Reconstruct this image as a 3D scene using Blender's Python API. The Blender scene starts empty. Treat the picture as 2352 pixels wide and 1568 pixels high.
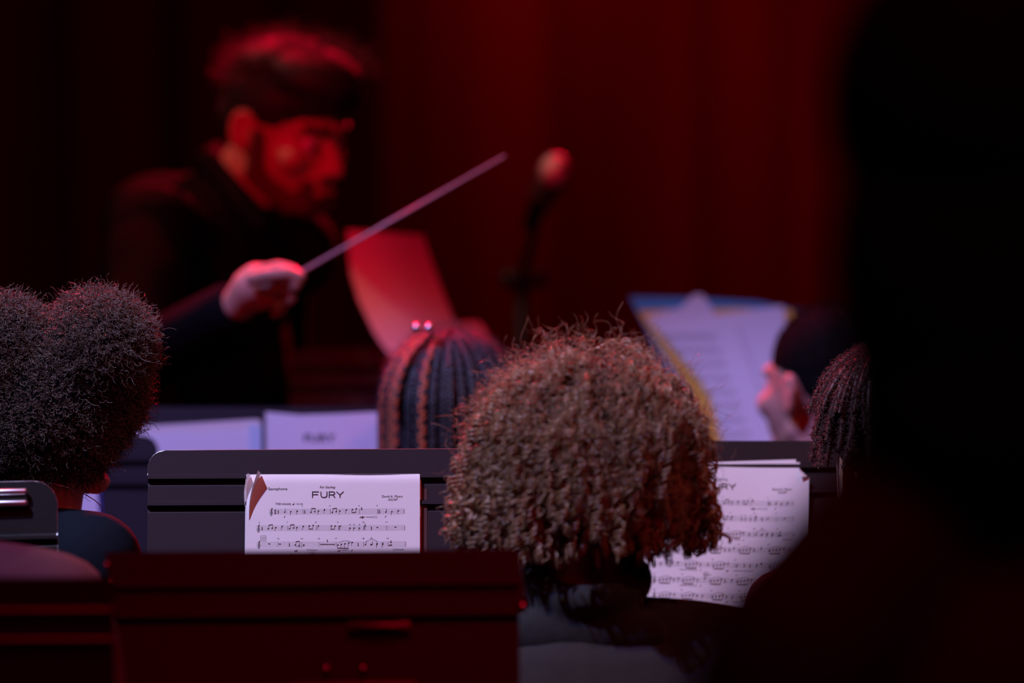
import bpy, bmesh, math, random
import numpy as np
from mathutils import Matrix, Vector, Euler

random.seed(7)
rng = np.random.default_rng(11)
SC = bpy.context.scene
COL = SC.collection

# ------------------------------------------------------------------ camera
CAM_H = 2.06
FPX = 13067.0                      # focal length in pixels of a 2352 px wide frame (200 mm lens)
PITCH = math.radians(5.87)
cam_d = bpy.data.cameras.new('camera')
cam_d.sensor_width = 36.0
cam_d.lens = 200.0
cam_d.clip_end = 100
cam_d.dof.use_dof = True
cam_d.dof.focus_distance = 7.1
cam_d.dof.aperture_fstop = 2.2
cam = bpy.data.objects.new('camera', cam_d)
COL.objects.link(cam)
cam.location = (0, 0, CAM_H)
cam.rotation_euler = (math.pi / 2 - PITCH, 0, 0)
SC.camera = cam
vs = SC.view_settings
vs.view_transform = 'Standard'
vs.look = 'None'
vs.gamma = 1.0
vs.exposure = 0.0
vs.use_curve_mapping = False

# ------------------------------------------------------------------ world and stage lights
w = bpy.data.worlds.new('world')
SC.world = w
w.use_nodes = True
bgn = w.node_tree.nodes['Background']
bgn.inputs[0].default_value = (1.0, 0.02, 0.03, 1)
bgn.inputs[1].default_value = 0.003


def spot(name, loc, aim, power, color, cone, blend=0.5, radius=0.06):
    d = bpy.data.lights.new(name, 'SPOT')
    d.energy = power
    d.color = color
    d.spot_size = math.radians(cone)
    d.spot_blend = blend
    d.shadow_soft_size = radius
    o = bpy.data.objects.new(name, d)
    COL.objects.link(o)
    o.location = loc
    o.rotation_euler = (Vector(aim) - Vector(loc)).to_track_quat('-Z', 'Y').to_euler()
    return o


RED = (1.0, 0.0, 0.03)
# blue wash from the left and rust-red wash from the right (lavender together), warm top light, red back light,
# red wash on the conductor, red light on the drapes, faint red overhead fill added to lift the blacks
spot('blue_wash', (-2.4, 5.6, 5.6), (0.2, 7.6, 1.0), 1150, (0.23, 0.30, 1.0), 23.6, 0.4, 0.05)
spot('rust_wash', (2.4, 5.4, 5.6), (0.2, 7.6, 1.0), 165, (1.0, 0.27, 0.24), 23.0, 0.4, 0.08)
spot('warm_top_light', (-2.2, 5.8, 5.3), (-0.1, 7.05, 1.3), 480, (1.0, 0.80, 0.50), 19, 0.5, 0.07)
spot('sleeve_fill_light', (-2.0, 5.0, 5.4), (-0.62, 6.62, 1.08), 150, (0.3, 0.42, 1.0), 9, 0.6, 0.06)  # extra spot added to tint the grey sleeve lavender
spot('red_back_light', (-1.6, 11.4, 5.0), (0.05, 7.5, 1.2), 2600, RED, 19.6, 0.5, 0.10)
spot('red_back_light', (0.7, 12.7, 3.2), (-0.3, 8.85, 1.5), 1500, RED, 12, 0.6, 0.10)
spot('red_top_light', (0.4, 5.6, 6.2), (-0.1, 5.95, 1.1), 430, RED, 18, 0.8, 0.10)
spot('red_conductor_light', (-2.2, 4.6, 3.4), (-0.33, 8.9, 1.42), 440, RED, 13, 0.6, 0.08)
spot('warm_side_light', (-2.6, 9.0, 4.6), (-0.1, 9.0, 1.3), 110, (1.0, 0.62, 0.5), 34, 0.6, 0.06)
spot('red_drape_light', (0.06, 12.3, 4.6), (0.06, 14.0, 1.85), 140, RED, 17, 1.0, 0.2)
spot('red_drape_light', (0.62, 12.7, 4.6), (0.62, 14.0, 1.3), 150, RED, 9, 1.0, 0.2)
spot('red_drape_light', (0.4, 11.8, 5.4), (0.2, 14.0, 1.2), 38, RED, 60, 1.0, 0.2)
for loc_, en_ in (((0, 8.5, 6.6), 22), ((1.0, 1.6, 6.4), 60)):  # added overhead fill with no fixture behind it
    ad = bpy.data.lights.new('red_fill_light', 'AREA'); ad.energy = en_; ad.color = RED; ad.size = 2.5
    ao = bpy.data.objects.new('red_fill_light', ad); COL.objects.link(ao); ao.location = loc_


def P(px, py, D):
    """point at picture position (px, py), D metres in front of the lens"""
    f = Vector((0, math.cos(PITCH), -math.sin(PITCH)))
    u = Vector((0, math.sin(PITCH), math.cos(PITCH)))
    return Vector((0, 0, CAM_H)) + D * (f + Vector((1, 0, 0)) * ((px - 1176) / FPX) - u * ((py - 784) / FPX))


# ------------------------------------------------------------------ materials
def mat(name, col, rough=0.6, metal=0.0, spec=0.5, bump=0.0, bscale=200.0, vary=0.0, vscale=8.0, sheen=0.0, coat=0.0, trans=0.0, sss=0.0):
    m = bpy.data.materials.new(name)
    m.use_nodes = True
    nt = m.node_tree
    b = nt.nodes['Principled BSDF']
    b.inputs['Base Color'].default_value = (*col, 1)
    b.inputs['Roughness'].default_value = rough
    b.inputs['Metallic'].default_value = metal
    b.inputs['Specular IOR Level'].default_value = spec
    if coat: b.inputs['Coat Weight'].default_value = coat
    if sheen: b.inputs['Sheen Weight'].default_value = sheen
    tc = nt.nodes.new('ShaderNodeTexCoord')
    if bump:
        n = nt.nodes.new('ShaderNodeTexNoise')
        n.inputs['Scale'].default_value = bscale
        n.inputs['Detail'].default_value = 3
        nt.links.new(tc.outputs['Object'], n.inputs['Vector'])
        bp = nt.nodes.new('ShaderNodeBump')
        bp.inputs['Strength'].default_value = bump
        bp.inputs['Distance'].default_value = 0.002
        nt.links.new(n.outputs['Fac'], bp.inputs['Height'])
        nt.links.new(bp.outputs['Normal'], b.inputs['Normal'])
    if vary:
        n2 = nt.nodes.new('ShaderNodeTexNoise')
        n2.inputs['Scale'].default_value = vscale
        n2.inputs['Detail'].default_value = 4
        nt.links.new(tc.outputs['Object'], n2.inputs['Vector'])
        mx = nt.nodes.new('ShaderNodeMix')
        mx.data_type = 'RGBA'
        mx.inputs['A'].default_value = (*[c * (1 - vary) for c in col], 1)
        mx.inputs['B'].default_value = (*[min(1, c * (1 + vary)) for c in col], 1)
        nt.links.new(n2.outputs['Fac'], mx.inputs['Factor'])
        nt.links.new(mx.outputs['Result'], b.inputs['Base Color'])
    return m


M = {
    'paper': mat('paper', (0.82, 0.81, 0.80), 0.7, bump=0.15, bscale=30, vary=0.04, vscale=12),
    'paper_cream': mat('paper_cream', (0.80, 0.74, 0.66), 0.7, bump=0.15, bscale=30),
    'ink': mat('ink', (0.012, 0.011, 0.014), 0.6),
    'strip': mat('rust_paper', (0.62, 0.16, 0.07), 0.7),
    'red_card': mat('red_card', (0.45, 0.035, 0.03), 0.6),
    'orange_card': mat('orange_card', (0.85, 0.28, 0.05), 0.6),
    'yellow_card': mat('yellow_card', (0.88, 0.52, 0.02), 0.6),
    'blue_card': mat('blue_card', (0.05, 0.30, 0.50), 0.55),
    'stand': mat('stand_black_enamel', (0.013, 0.009, 0.0145), 0.5, bump=0.07, bscale=2200, spec=0.35),
    'stand_shaded': mat('stand_black_shaded', (0.010, 0.009, 0.009), 0.45, bump=0.2, bscale=700, spec=0.3),  # copy of the stand black for less-lit stands, shade put into the colour
    'steel': mat('steel', (0.55, 0.55, 0.57), 0.25, metal=1.0),
    'chrome': mat('chrome', (0.9, 0.9, 0.9), 0.3, metal=1.0),
    'brass': mat('brass', (0.75, 0.48, 0.16), 0.22, metal=1.0),
    'plastic': mat('black_plastic', (0.02, 0.02, 0.02), 0.4),
    'skin_fair': mat('skin_fair', (0.80, 0.36, 0.25), 0.5, vary=0.08, vscale=30),
    'skin_tan': mat('skin_tan', (0.50, 0.27, 0.18), 0.5, vary=0.08, vscale=30),
    'skin_brown': mat('skin_brown', (0.30, 0.14, 0.08), 0.45, vary=0.1, vscale=30),
    'eye': mat('eye', (0.7, 0.68, 0.65), 0.15),
    'iris': mat('iris', (0.02, 0.012, 0.008), 0.15),
    'lips': mat('lips', (0.42, 0.14, 0.11), 0.45),
    'navy': mat('navy_cotton', (0.003, 0.006, 0.012), 0.9, bump=0.4, bscale=60, spec=0.15),
    'black_cloth': mat('black_cloth', (0.014, 0.010, 0.011), 0.9, bump=0.3, bscale=60),
    'suit': mat('black_suit', (0.004, 0.004, 0.005), 0.9, spec=0.05, bump=0.3, bscale=80),
    'hoodie': mat('charcoal_fleece', (0.010, 0.009, 0.008), 0.9, bump=0.5, bscale=50, sheen=0.15),
    'grey_shirt': mat('grey_lavender_cotton', (0.20, 0.20, 0.24), 0.85, bump=0.5, bscale=25, vary=0.12, vscale=9),
    'denim': mat('dark_denim', (0.02, 0.022, 0.03), 0.9),
    'shoe': mat('black_shoe', (0.01, 0.01, 0.01), 0.4),
    'hair_brown': mat('hair_brown', (0.30, 0.18, 0.09), 0.32, vary=0.5, vscale=18, spec=0.8),
    'hair_afro': mat('hair_afro', (0.12, 0.085, 0.065), 0.45, vary=0.5, vscale=25, spec=0.6),
    'hair_black': mat('hair_black', (0.016, 0.012, 0.012), 0.6, spec=0.3),
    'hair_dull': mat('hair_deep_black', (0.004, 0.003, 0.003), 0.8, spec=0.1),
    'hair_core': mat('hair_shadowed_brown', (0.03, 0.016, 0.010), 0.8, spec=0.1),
    'braid_black': mat('braid_black', (0.025, 0.026, 0.032), 0.4, spec=0.7),
    'braid_copper': mat('braid_copper', (0.62, 0.14, 0.055), 0.45, spec=0.5),
    'locs': mat('locs_dark_brown', (0.075, 0.04, 0.032), 0.5, vary=0.4, vscale=30),
    'card_dark': mat('dark_red_card', (0.06, 0.012, 0.012), 0.6),
    'rib_metal': mat('rib_metal', (0.10, 0.09, 0.07), 0.5),
    'blue_pale': mat('pale_blue_paper', (0.55, 0.72, 0.80), 0.6),
    'blue_deep': mat('deep_blue_card', (0.03, 0.035, 0.25), 0.5),
    'fade': mat('crop_hair', (0.012, 0.009, 0.008), 0.95, spec=0.05),
    'beard': mat('beard', (0.10, 0.045, 0.035), 0.9, spec=0.1),
    'drape': mat('stage_drape', (0.30, 0.05, 0.05), 0.95, bump=0.3, bscale=40, spec=0.1),
    'masking': mat('black_masking_drape', (0.10, 0.02, 0.02), 0.95, spec=0.1),
    'floor': mat('stage_floor', (0.015, 0.012, 0.012), 0.5, vary=0.3, vscale=3),
    'wallp': mat('black_wall', (0.01, 0.008, 0.008), 0.95, spec=0.1),
    'baton': mat('baton_white', (0.50, 0.36, 0.34), 0.4),
    'cork': mat('cork', (0.45, 0.25, 0.12), 0.7),
    'mic_grille': mat('mic_grille', (0.75, 0.74, 0.72), 0.42, metal=0.6, bump=0.5, bscale=900),
}

# ------------------------------------------------------------------ object helpers
ORG = {}


def thing(name, label, cat, loc=(0, 0, 0), group=None):
    o = bpy.data.objects.new(name, None)
    o.empty_display_size = 0.1
    COL.objects.link(o)
    o.location = loc
    o['label'] = label
    o['category'] = cat
    if group: o['group'] = group
    ORG[o.name] = Vector(loc)
    return o


def raw_mesh(name, V, F):
    """V (n,3) array; F list of faces or an (m,4)/(m,3) integer array"""
    me = bpy.data.meshes.new(name)
    V = np.asarray(V, dtype=np.float64)
    if isinstance(F, np.ndarray):
        k = F.shape[1]
        me.vertices.add(len(V))
        me.vertices.foreach_set('co', V.astype(np.float32).ravel())
        me.loops.add(F.size)
        me.loops.foreach_set('vertex_index', F.astype(np.int32).ravel())
        me.polygons.add(len(F))
        me.polygons.foreach_set('loop_start', np.arange(0, F.size, k, dtype=np.int32))
        me.polygons.foreach_set('loop_total', np.full(len(F), k, dtype=np.int32))
        me.update(calc_edges=True)
        me.validate()
    else:
        me.from_pydata([tuple(v) for v in V], [], [tuple(f) for f in F])
        me.update()
    return me


def obj(name, V, F, m, parent=None, smooth=True, label=None):
    """one mesh object; V in world metres"""
    org = Vector((0, 0, 0))
    if parent is not None: org = ORG[parent.name]
    V = np.asarray(V, dtype=np.float64) - np.array(org)
    me = raw_mesh(name, V, F)
    me.materials.append(M[m] if isinstance(m, str) else m)
    if smooth:
        me.polygons.foreach_set('use_smooth', np.ones(len(me.polygons), dtype=bool))
    o = bpy.data.objects.new(name, me)
    COL.objects.link(o)
    if parent is not None: o.parent = parent
    ORG[o.name] = org
    if label: o['label'] = label
    return o


def solo(name, label, cat, V, F, m, smooth=True, group=None):
    """a thing that is a single mesh, origin at its base"""
    V = np.asarray(V, dtype=np.float64)
    base = Vector(((V[:, 0].min() + V[:, 0].max()) / 2, (V[:, 1].min() + V[:, 1].max()) / 2, V[:, 2].min()))
    me = raw_mesh(name, V - np.array(base), F)
    me.materials.append(M[m])
    if smooth: me.polygons.foreach_set('use_smooth', np.ones(len(me.polygons), dtype=bool))
    o = bpy.data.objects.new(name, me)
    COL.objects.link(o)
    o.location = base
    o['label'] = label
    o['category'] = cat
    if group: o['group'] = group
    ORG[o.name] = base
    return o


class MB:
    """collects shapes of one mesh"""
    def __init__(s): s.V = []; s.F = []
    def add(s, V, F):
        n = len(s.V)
        s.V += [tuple(v) for v in V]
        s.F += [tuple(int(i) + n for i in f) for f in F]
        return s
    def box(s, c, d, R=None):
        c = Vector(c)
        vs_ = []
        for x in (-.5, .5):
            for y in (-.5, .5):
                for z in (-.5, .5):
                    v = Vector((x * d[0], y * d[1], z * d[2]))
                    if R is not None: v = R @ v
                    vs_.append(c + v)
        return s.add(vs_, [(0, 1, 3, 2), (4, 6, 7, 5), (0, 4, 5, 1), (2, 3, 7, 6), (0, 2, 6, 4), (1, 5, 7, 3)])
    def tube(s, pts, r, n=10, cap=True):
        """tube through pts; r a number or one per point"""
        pts = [Vector(p) for p in pts]
        k = len(pts)
        if not hasattr(r, '__len__'): r = [r] * k
        V = []; F = []
        ref = None
        for i in range(k):
            t = (pts[min(i + 1, k - 1)] - pts[max(i - 1, 0)]).normalized()
            if ref is None:
                ref = t.orthogonal().normalized()
            ref = (ref - t * ref.dot(t))
            ref = ref.normalized() if ref.length > 1e-6 else t.orthogonal().normalized()
            b = t.cross(ref)
            for j in range(n):
                a = 2 * math.pi * j / n
                V.append(pts[i] + (ref * math.cos(a) + b * math.sin(a)) * r[i])
        for i in range(k - 1):
            for j in range(n):
                F.append((i * n + j, i * n + (j + 1) % n, (i + 1) * n + (j + 1) % n, (i + 1) * n + j))
        if cap:
            F.append(tuple(range(n - 1, -1, -1)))
            F.append(tuple((k - 1) * n + j for j in range(n)))
        return s.add(V, F)
    def cap(s, p0, p1, r0, r1=None, n=16):
        """tapered rod with round ends"""
        if r1 is None: r1 = r0
        p0 = Vector(p0); p1 = Vector(p1)
        d = p1 - p0
        t = d.normalized() if d.length > 1e-6 else Vector((0, 0, 1))
        P_ = []; R_ = []
        for a in (-90, -65, -40, -20, 0):
            P_.append(p0 + t * r0 * math.sin(math.radians(a))); R_.append(max(1e-4, r0 * math.cos(math.radians(a))))
        for a in (0, 20, 40, 65, 90):
            P_.append(p1 + t * r1 * math.sin(math.radians(a))); R_.append(max(1e-4, r1 * math.cos(math.radians(a))))
        return s.tube(P_, R_, n)
    def ell(s, c, r, R=None, nu=20, nv=12):
        c = Vector(c); V = []; F = []
        for i in range(nv + 1):
            th = math.pi * (0.001 + 0.998 * i / nv)
            for j in range(nu):
                ph = 2 * math.pi * j / nu
                v = Vector((r[0] * math.sin(th) * math.cos(ph), r[1] * math.sin(th) * math.sin(ph), r[2] * math.cos(th)))
                if R is not None: v = R @ v
                V.append(c + v)
        for i in range(nv):
            for j in range(nu):
                F.append((i * nu + j, (i + 1) * nu + j, (i + 1) * nu + (j + 1) % nu, i * nu + (j + 1) % nu))
        F.append(tuple(range(nu))); F.append(tuple(nv * nu + j for j in range(nu - 1, -1, -1)))
        return s.add(V, F)
    def xf(s, Mx):
        s.V = [tuple(Mx @ Vector(v)) for v in s.V]
        return s
    def put(s, name, m, parent=None, smooth=True, label=None):
        return obj(name, np.array(s.V), s.F, m, parent, smooth, label)


def fuse(mb, voxel, iters=3):
    """union of the shapes as one continuous skin -> (V, F)"""
    me = bpy.data.meshes.new('tmp'); me.from_pydata(mb.V, [], mb.F); me.update()
    bm = bmesh.new(); bm.from_mesh(me)
    bmesh.ops.recalc_face_normals(bm, faces=bm.faces)
    bm.to_mesh(me); bm.free()
    o = bpy.data.objects.new('tmp', me); COL.objects.link(o)
    r = o.modifiers.new('r', 'REMESH'); r.mode = 'VOXEL'; r.voxel_size = voxel
    if iters:
        sm = o.modifiers.new('s', 'SMOOTH'); sm.iterations = iters; sm.factor = 0.5
    dg = bpy.context.evaluated_depsgraph_get()
    e = o.evaluated_get(dg); em = e.to_mesh()
    V = np.empty(len(em.vertices) * 3); em.vertices.foreach_get('co', V); V = V.reshape(-1, 3)
    F = [tuple(p.vertices) for p in em.polygons]
    e.to_mesh_clear()
    bpy.data.objects.remove(o); bpy.data.meshes.remove(me)
    return V, F


def tubes(paths, rad, sides=3):
    """paths (n,k,3), rad (n,k) -> one mesh of n thin strands"""
    n, k, _ = paths.shape
    t = np.gradient(paths, axis=1)
    t /= np.linalg.norm(t, axis=2, keepdims=True) + 1e-9
    ref = np.zeros_like(t); ref[..., 0] = 0.31; ref[..., 1] = 0.83; ref[..., 2] = 0.46
    a = np.cross(t, ref); a /= np.linalg.norm(a, axis=2, keepdims=True) + 1e-9
    b = np.cross(t, a)
    ang = np.arange(sides) * 2 * math.pi / sides
    V = paths[:, :, None, :] + rad[:, :, None, None] * (a[:, :, None, :] * np.cos(ang)[None, None, :, None] + b[:, :, None, :] * np.sin(ang)[None, None, :, None])
    idx = np.arange(n * k * sides).reshape(n, k, sides)
    i0 = idx[:, :-1, :]; i1 = idx[:, 1:, :]
    F = np.stack([i0, np.roll(i0, -1, 2), np.roll(i1, -1, 2), i1], axis=-1).reshape(-1, 4)
    return V.reshape(-1, 3), F


def unit(v): return v / (np.linalg.norm(v, axis=-1, keepdims=True) + 1e-9)


def coil(center_paths, radius, turns, phase, squash=1.0):
    """wind a strand round each centre line (n,k,3)"""
    n, k, _ = center_paths.shape
    t = unit(np.gradient(center_paths, axis=1))
    ref = np.zeros_like(t); ref[..., 0] = 0.2; ref[..., 1] = 0.9; ref[..., 2] = 0.3
    a = unit(np.cross(t, ref)); b = np.cross(t, a)
    s = np.linspace(0, 1, k)[None, :]
    ang = phase[:, None] + 2 * math.pi * turns[:, None] * s
    return center_paths + radius[:, None, None] * (a * np.cos(ang)[..., None] + b * np.sin(ang)[..., None] * squash)


# ------------------------------------------------------------------ setting
def plane(name, pts, m, kind='structure'):
    c = [Vector(p) for p in pts]
    V = np.array(c); base = Vector(V.mean(axis=0))
    me = raw_mesh(name, V - np.array(base), [tuple(range(len(pts)))])
    me.materials.append(M[m])
    o = bpy.data.objects.new(name, me); COL.objects.link(o); o.location = base
    o['kind'] = kind
    ORG[o.name] = base
    return o


plane('floor', [(-5, -2, 0), (5, -2, 0), (5, 15, 0), (-5, 15, 0)], 'floor')
plane('wall_left', [(-5, -2, 0), (-5, 15, 0), (-5, 15, 7), (-5, -2, 7)], 'wallp')
plane('wall_right', [(5, 15, 0), (5, -2, 0), (5, -2, 7), (5, 15, 7)], 'wallp')
plane('wall_back', [(-5, 15, 0), (5, 15, 0), (5, 15, 7), (-5, 15, 7)], 'wallp')
plane('wall_front', [(5, -2, 0), (-5, -2, 0), (-5, -2, 7), (5, -2, 7)], 'wallp')
plane('ceiling', [(-5, -2, 7), (-5, 15, 7), (5, 15, 7), (5, -2, 7)], 'wallp')


def drape(name, label, x0, x1, y, z0, z1, amp, pitch, m, seed):
    r = random.Random(seed)
    n = int((x1 - x0) / 0.02)
    V = []; F = []
    ph = r.random() * 6
    for k, z in enumerate(np.linspace(z0, z1, 12)):
        for i in range(n + 1):
            x = x0 + (x1 - x0) * i / n
            a = 2 * math.pi * x / pitch + ph + 0.9 * math.sin(x * 3.1 + seed)
            yy = y + amp * math.sin(a) + 0.3 * amp * math.sin(2.3 * a + z)
            V.append((x, yy, z))
    for k in range(11):
        for i in range(n):
            a = k * (n + 1) + i
            F.append((a, a + 1, a + n + 2, a + n + 1))
    V2 = [(x, yy + 0.006, z) for x, yy, z in V]
    N = len(V)
    F2 = [tuple(N + i for i in reversed(f)) for f in F]
    return solo(name, label, 'curtain', V + V2, F + F2, m)


drape('stage_curtain', 'wide red-lit stage curtain hanging across the back behind the microphone', -4.6, 4.6, 14.0, 0.0, 6.2, 0.05, 0.34, 'drape', 3)
drape('masking_drape', 'black masking drape hanging at the side behind the conductor', -3.2, -0.30, 13.2, 0.0, 6.0, 0.05, 0.30, 'masking', 8)


# ------------------------------------------------------------------ music stands
def stand(label, top_px, D, width, tilt, yaw=0.0, roll=0.0, h=0.32, m='stand', lip=0.05, corner=0.022, ribs=(0.035, 0.069), taper=0.0, edge=True):
    top = P(*top_px, D)
    ex = Vector((math.cos(yaw), math.sin(yaw), 0))
    back = Vector((-math.sin(yaw), math.cos(yaw), 0))       # away from the player
    up = (Vector((0, 0, 1)) * math.cos(tilt) + back * math.sin(tilt)).normalized()
    if roll:
        Rr = Matrix.Rotation(roll, 3, back)
        ex = Rr @ ex; up = Rr @ up
    nrm = ex.cross(up).normalized()                         # towards the player
    pole_xy = top - up * (h * 0.55) - nrm * 0.05
    t = thing('music_stand', label, 'music stand', (pole_xy.x, pole_xy.y, 0), 'black orchestra music stands')
    # desk: two stiffening grooves pressed along it, rounded top corners
    rows = [0.0, 0.002, 0.006, 0.012, 0.018, corner, 0.028]
    for r_ in ribs: rows += [r_ - 0.005, r_ - 0.002, r_ + 0.002, r_ + 0.005, r_ + 0.0055, r_ + 0.011]
    rows += [0.12, 0.2, 0.27, h]
    rows = sorted(set(rows))

    def off(v):
        for r_ in ribs:
            if r_ - 0.002 <= v <= r_ + 0.0021: return 0.004
            if r_ + 0.005 <= v <= r_ + 0.0056: return -0.004
        return 0
    V = []; F = []; nx = 9
    for v in rows:
        ins = 0
        if v < corner: ins = corner - math.sqrt(max(0, corner ** 2 - (corner - v) ** 2))
        for i in range(nx):
            x = (-0.5 + i / (nx - 1)) * (width - 2 * ins)
            V.append(top + ex * (x + taper * v * (0.5 - i / (nx - 1)) * 2 * (i < nx / 2)) - up * v + nrm * off(v))
    for k in range(len(rows) - 1):
        for i in range(nx - 1):
            a = k * nx + i
            F.append((a, a + nx, a + nx + 1, a + 1))
    N = len(V)
    V += [v - nrm * 0.0016 for v in V]
    F += [tuple(N + i for i in reversed(f)) for f in F]
    bnd = [i for i in range(nx)] + [k * nx + nx - 1 for k in range(1, len(rows))] + [(len(rows) - 1) * nx + i for i in range(nx - 2, -1, -1)] + [k * nx for k in range(len(rows) - 2, 0, -1)]
    for a, b in zip(bnd, bnd[1:] + bnd[:1]): F.append((a, b, b + N, a + N))
    obj('desk', np.array(V), F, m, t, smooth=False)
    if edge:                                                # thin steel line along the edge
        e = MB()
        ring = [V[i] - nrm * 0.0008 + (V[i] - (top - up * h / 2)).normalized() * 0.0002 for i in bnd]
        path = ring[-8:] + ring[:nx + 14]
        e.tube(path, 0.0007, 4)
        e.put('steel_edge', 'steel', t, label='thin steel line along the edge of the desk')
    R3 = Matrix((ex, nrm, up)).transposed()
    s_ = MB().box(top - up * h + nrm * lip / 2, (width, lip, 0.002), R3).box(top - up * (h - 0.006) + nrm * lip, (width, 0.002, 0.014), R3)
    s_.put('shelf', m, t, smooth=False)
    br = MB().box(top - up * (h * 0.55) - nrm * 0.012, (0.09, 0.02, 0.11), R3)
    br.put('bracket', 'plastic', t, smooth=False)
    hinge = top - up * (h * 0.55) - nrm * 0.022
    pz = Vector((pole_xy.x, pole_xy.y, hinge.z - 0.03))
    MB().tube([hinge, pz, Vector((pz.x, pz.y, 0.62))], [0.012, 0.011, 0.011], 10).put('pole', 'stand', t)
    MB().tube([Vector((pz.x, pz.y, 0.66)), Vector((pz.x, pz.y, 0.06))], 0.016, 10).put('sleeve', 'stand', t)
    for k in range(3):
        a = k * 2 * math.pi / 3 + 0.5 + yaw
        dr = Vector((math.cos(a), math.sin(a), 0))
        b0 = Vector((pz.x, pz.y, 0.16))
        MB().tube([b0, b0 + dr * 0.10 + Vector((0, 0, -0.05)), b0 + dr * 0.24 + Vector((0, 0, -0.148))], [0.011, 0.010, 0.009], 8).put('leg', 'stand', t)
    return dict(t=t, top=top, ex=ex, up=up, n=nrm, w=width, h=h)


def on_desk(S, u, v, n=0.003):
    return S['top'] + S['ex'] * u - S['up'] * v + S['n'] * n


# ------------------------------------------------------------------ printed music
def text_mesh(body, size, shear=0.0, sx=1.0, offset=0.0):
    c = bpy.data.curves.new('t', 'FONT')
    c.body = body; c.size = size; c.shear = shear; c.offset = offset; c.resolution_u = 3
    o = bpy.data.objects.new('t', c); COL.objects.link(o)
    dg = bpy.context.evaluated_depsgraph_get(); dg.update()
    e = o.evaluated_get(dg); em = e.to_mesh()
    V = np.array([v.co[:] for v in em.vertices]).reshape(-1, 3)
    F = [tuple(p.vertices) for p in em.polygons]
    e.to_mesh_clear(); bpy.data.objects.remove(o); bpy.data.curves.remove(c)
    if len(V): V[:, 0] *= sx
    return V, F


class Print:
    """flat ink shapes in page units (u to the right, v downwards, metres)"""
    def __init__(s): s.V = []; s.F = []
    def add(s, pts, faces):
        n = len(s.V); s.V += pts; s.F += [tuple(i + n for i in f) for f in faces]
    def line(s, x0, y0, x1, y1, w_, seg=1):
        for k in range(seg):
            a = k / seg; b = (k + 1) / seg
            ax, ay = x0 + (x1 - x0) * a, y0 + (y1 - y0) * a
            bx, by = x0 + (x1 - x0) * b, y0 + (y1 - y0) * b
            L = math.hypot(bx - ax, by - ay) + 1e-9
            nx, ny = -(by - ay) / L * w_ / 2, (bx - ax) / L * w_ / 2
            s.add([(ax + nx, ay + ny), (bx + nx, by + ny), (bx - nx, by - ny), (ax - nx, ay - ny)], [(0, 1, 2, 3)])
    def oval(s, x, y, rx, ry, rot=0.35, n=12):
        p = []
        for k in range(n):
            a = 2 * math.pi * k / n
            cx, cy = rx * math.cos(a), ry * math.sin(a)
            p.append((x + cx * math.cos(rot) + cy * math.sin(rot), y - cx * math.sin(rot) + cy * math.cos(rot)))
        s.add(p, [tuple(range(n))])
    def poly(s, pts, w_):
        for a, b in zip(pts[:-1], pts[1:]): s.line(*a, *b, w_)
    def text(s, body, x0, x1, ybase, cap, shear=0.0, offset=0.0):
        """letters from x0 to x1 standing on ybase with capitals cap high"""
        V, F = text_mesh(body, cap / 0.70, shear, 1.0, offset * cap)
        if not len(V): return
        lo, hi = V[:, 0].min(), V[:, 0].max()
        k = (x1 - x0) / (hi - lo)
        s.add([(x0 + (v[0] - lo) * k, ybase - v[1]) for v in V], F)


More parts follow.
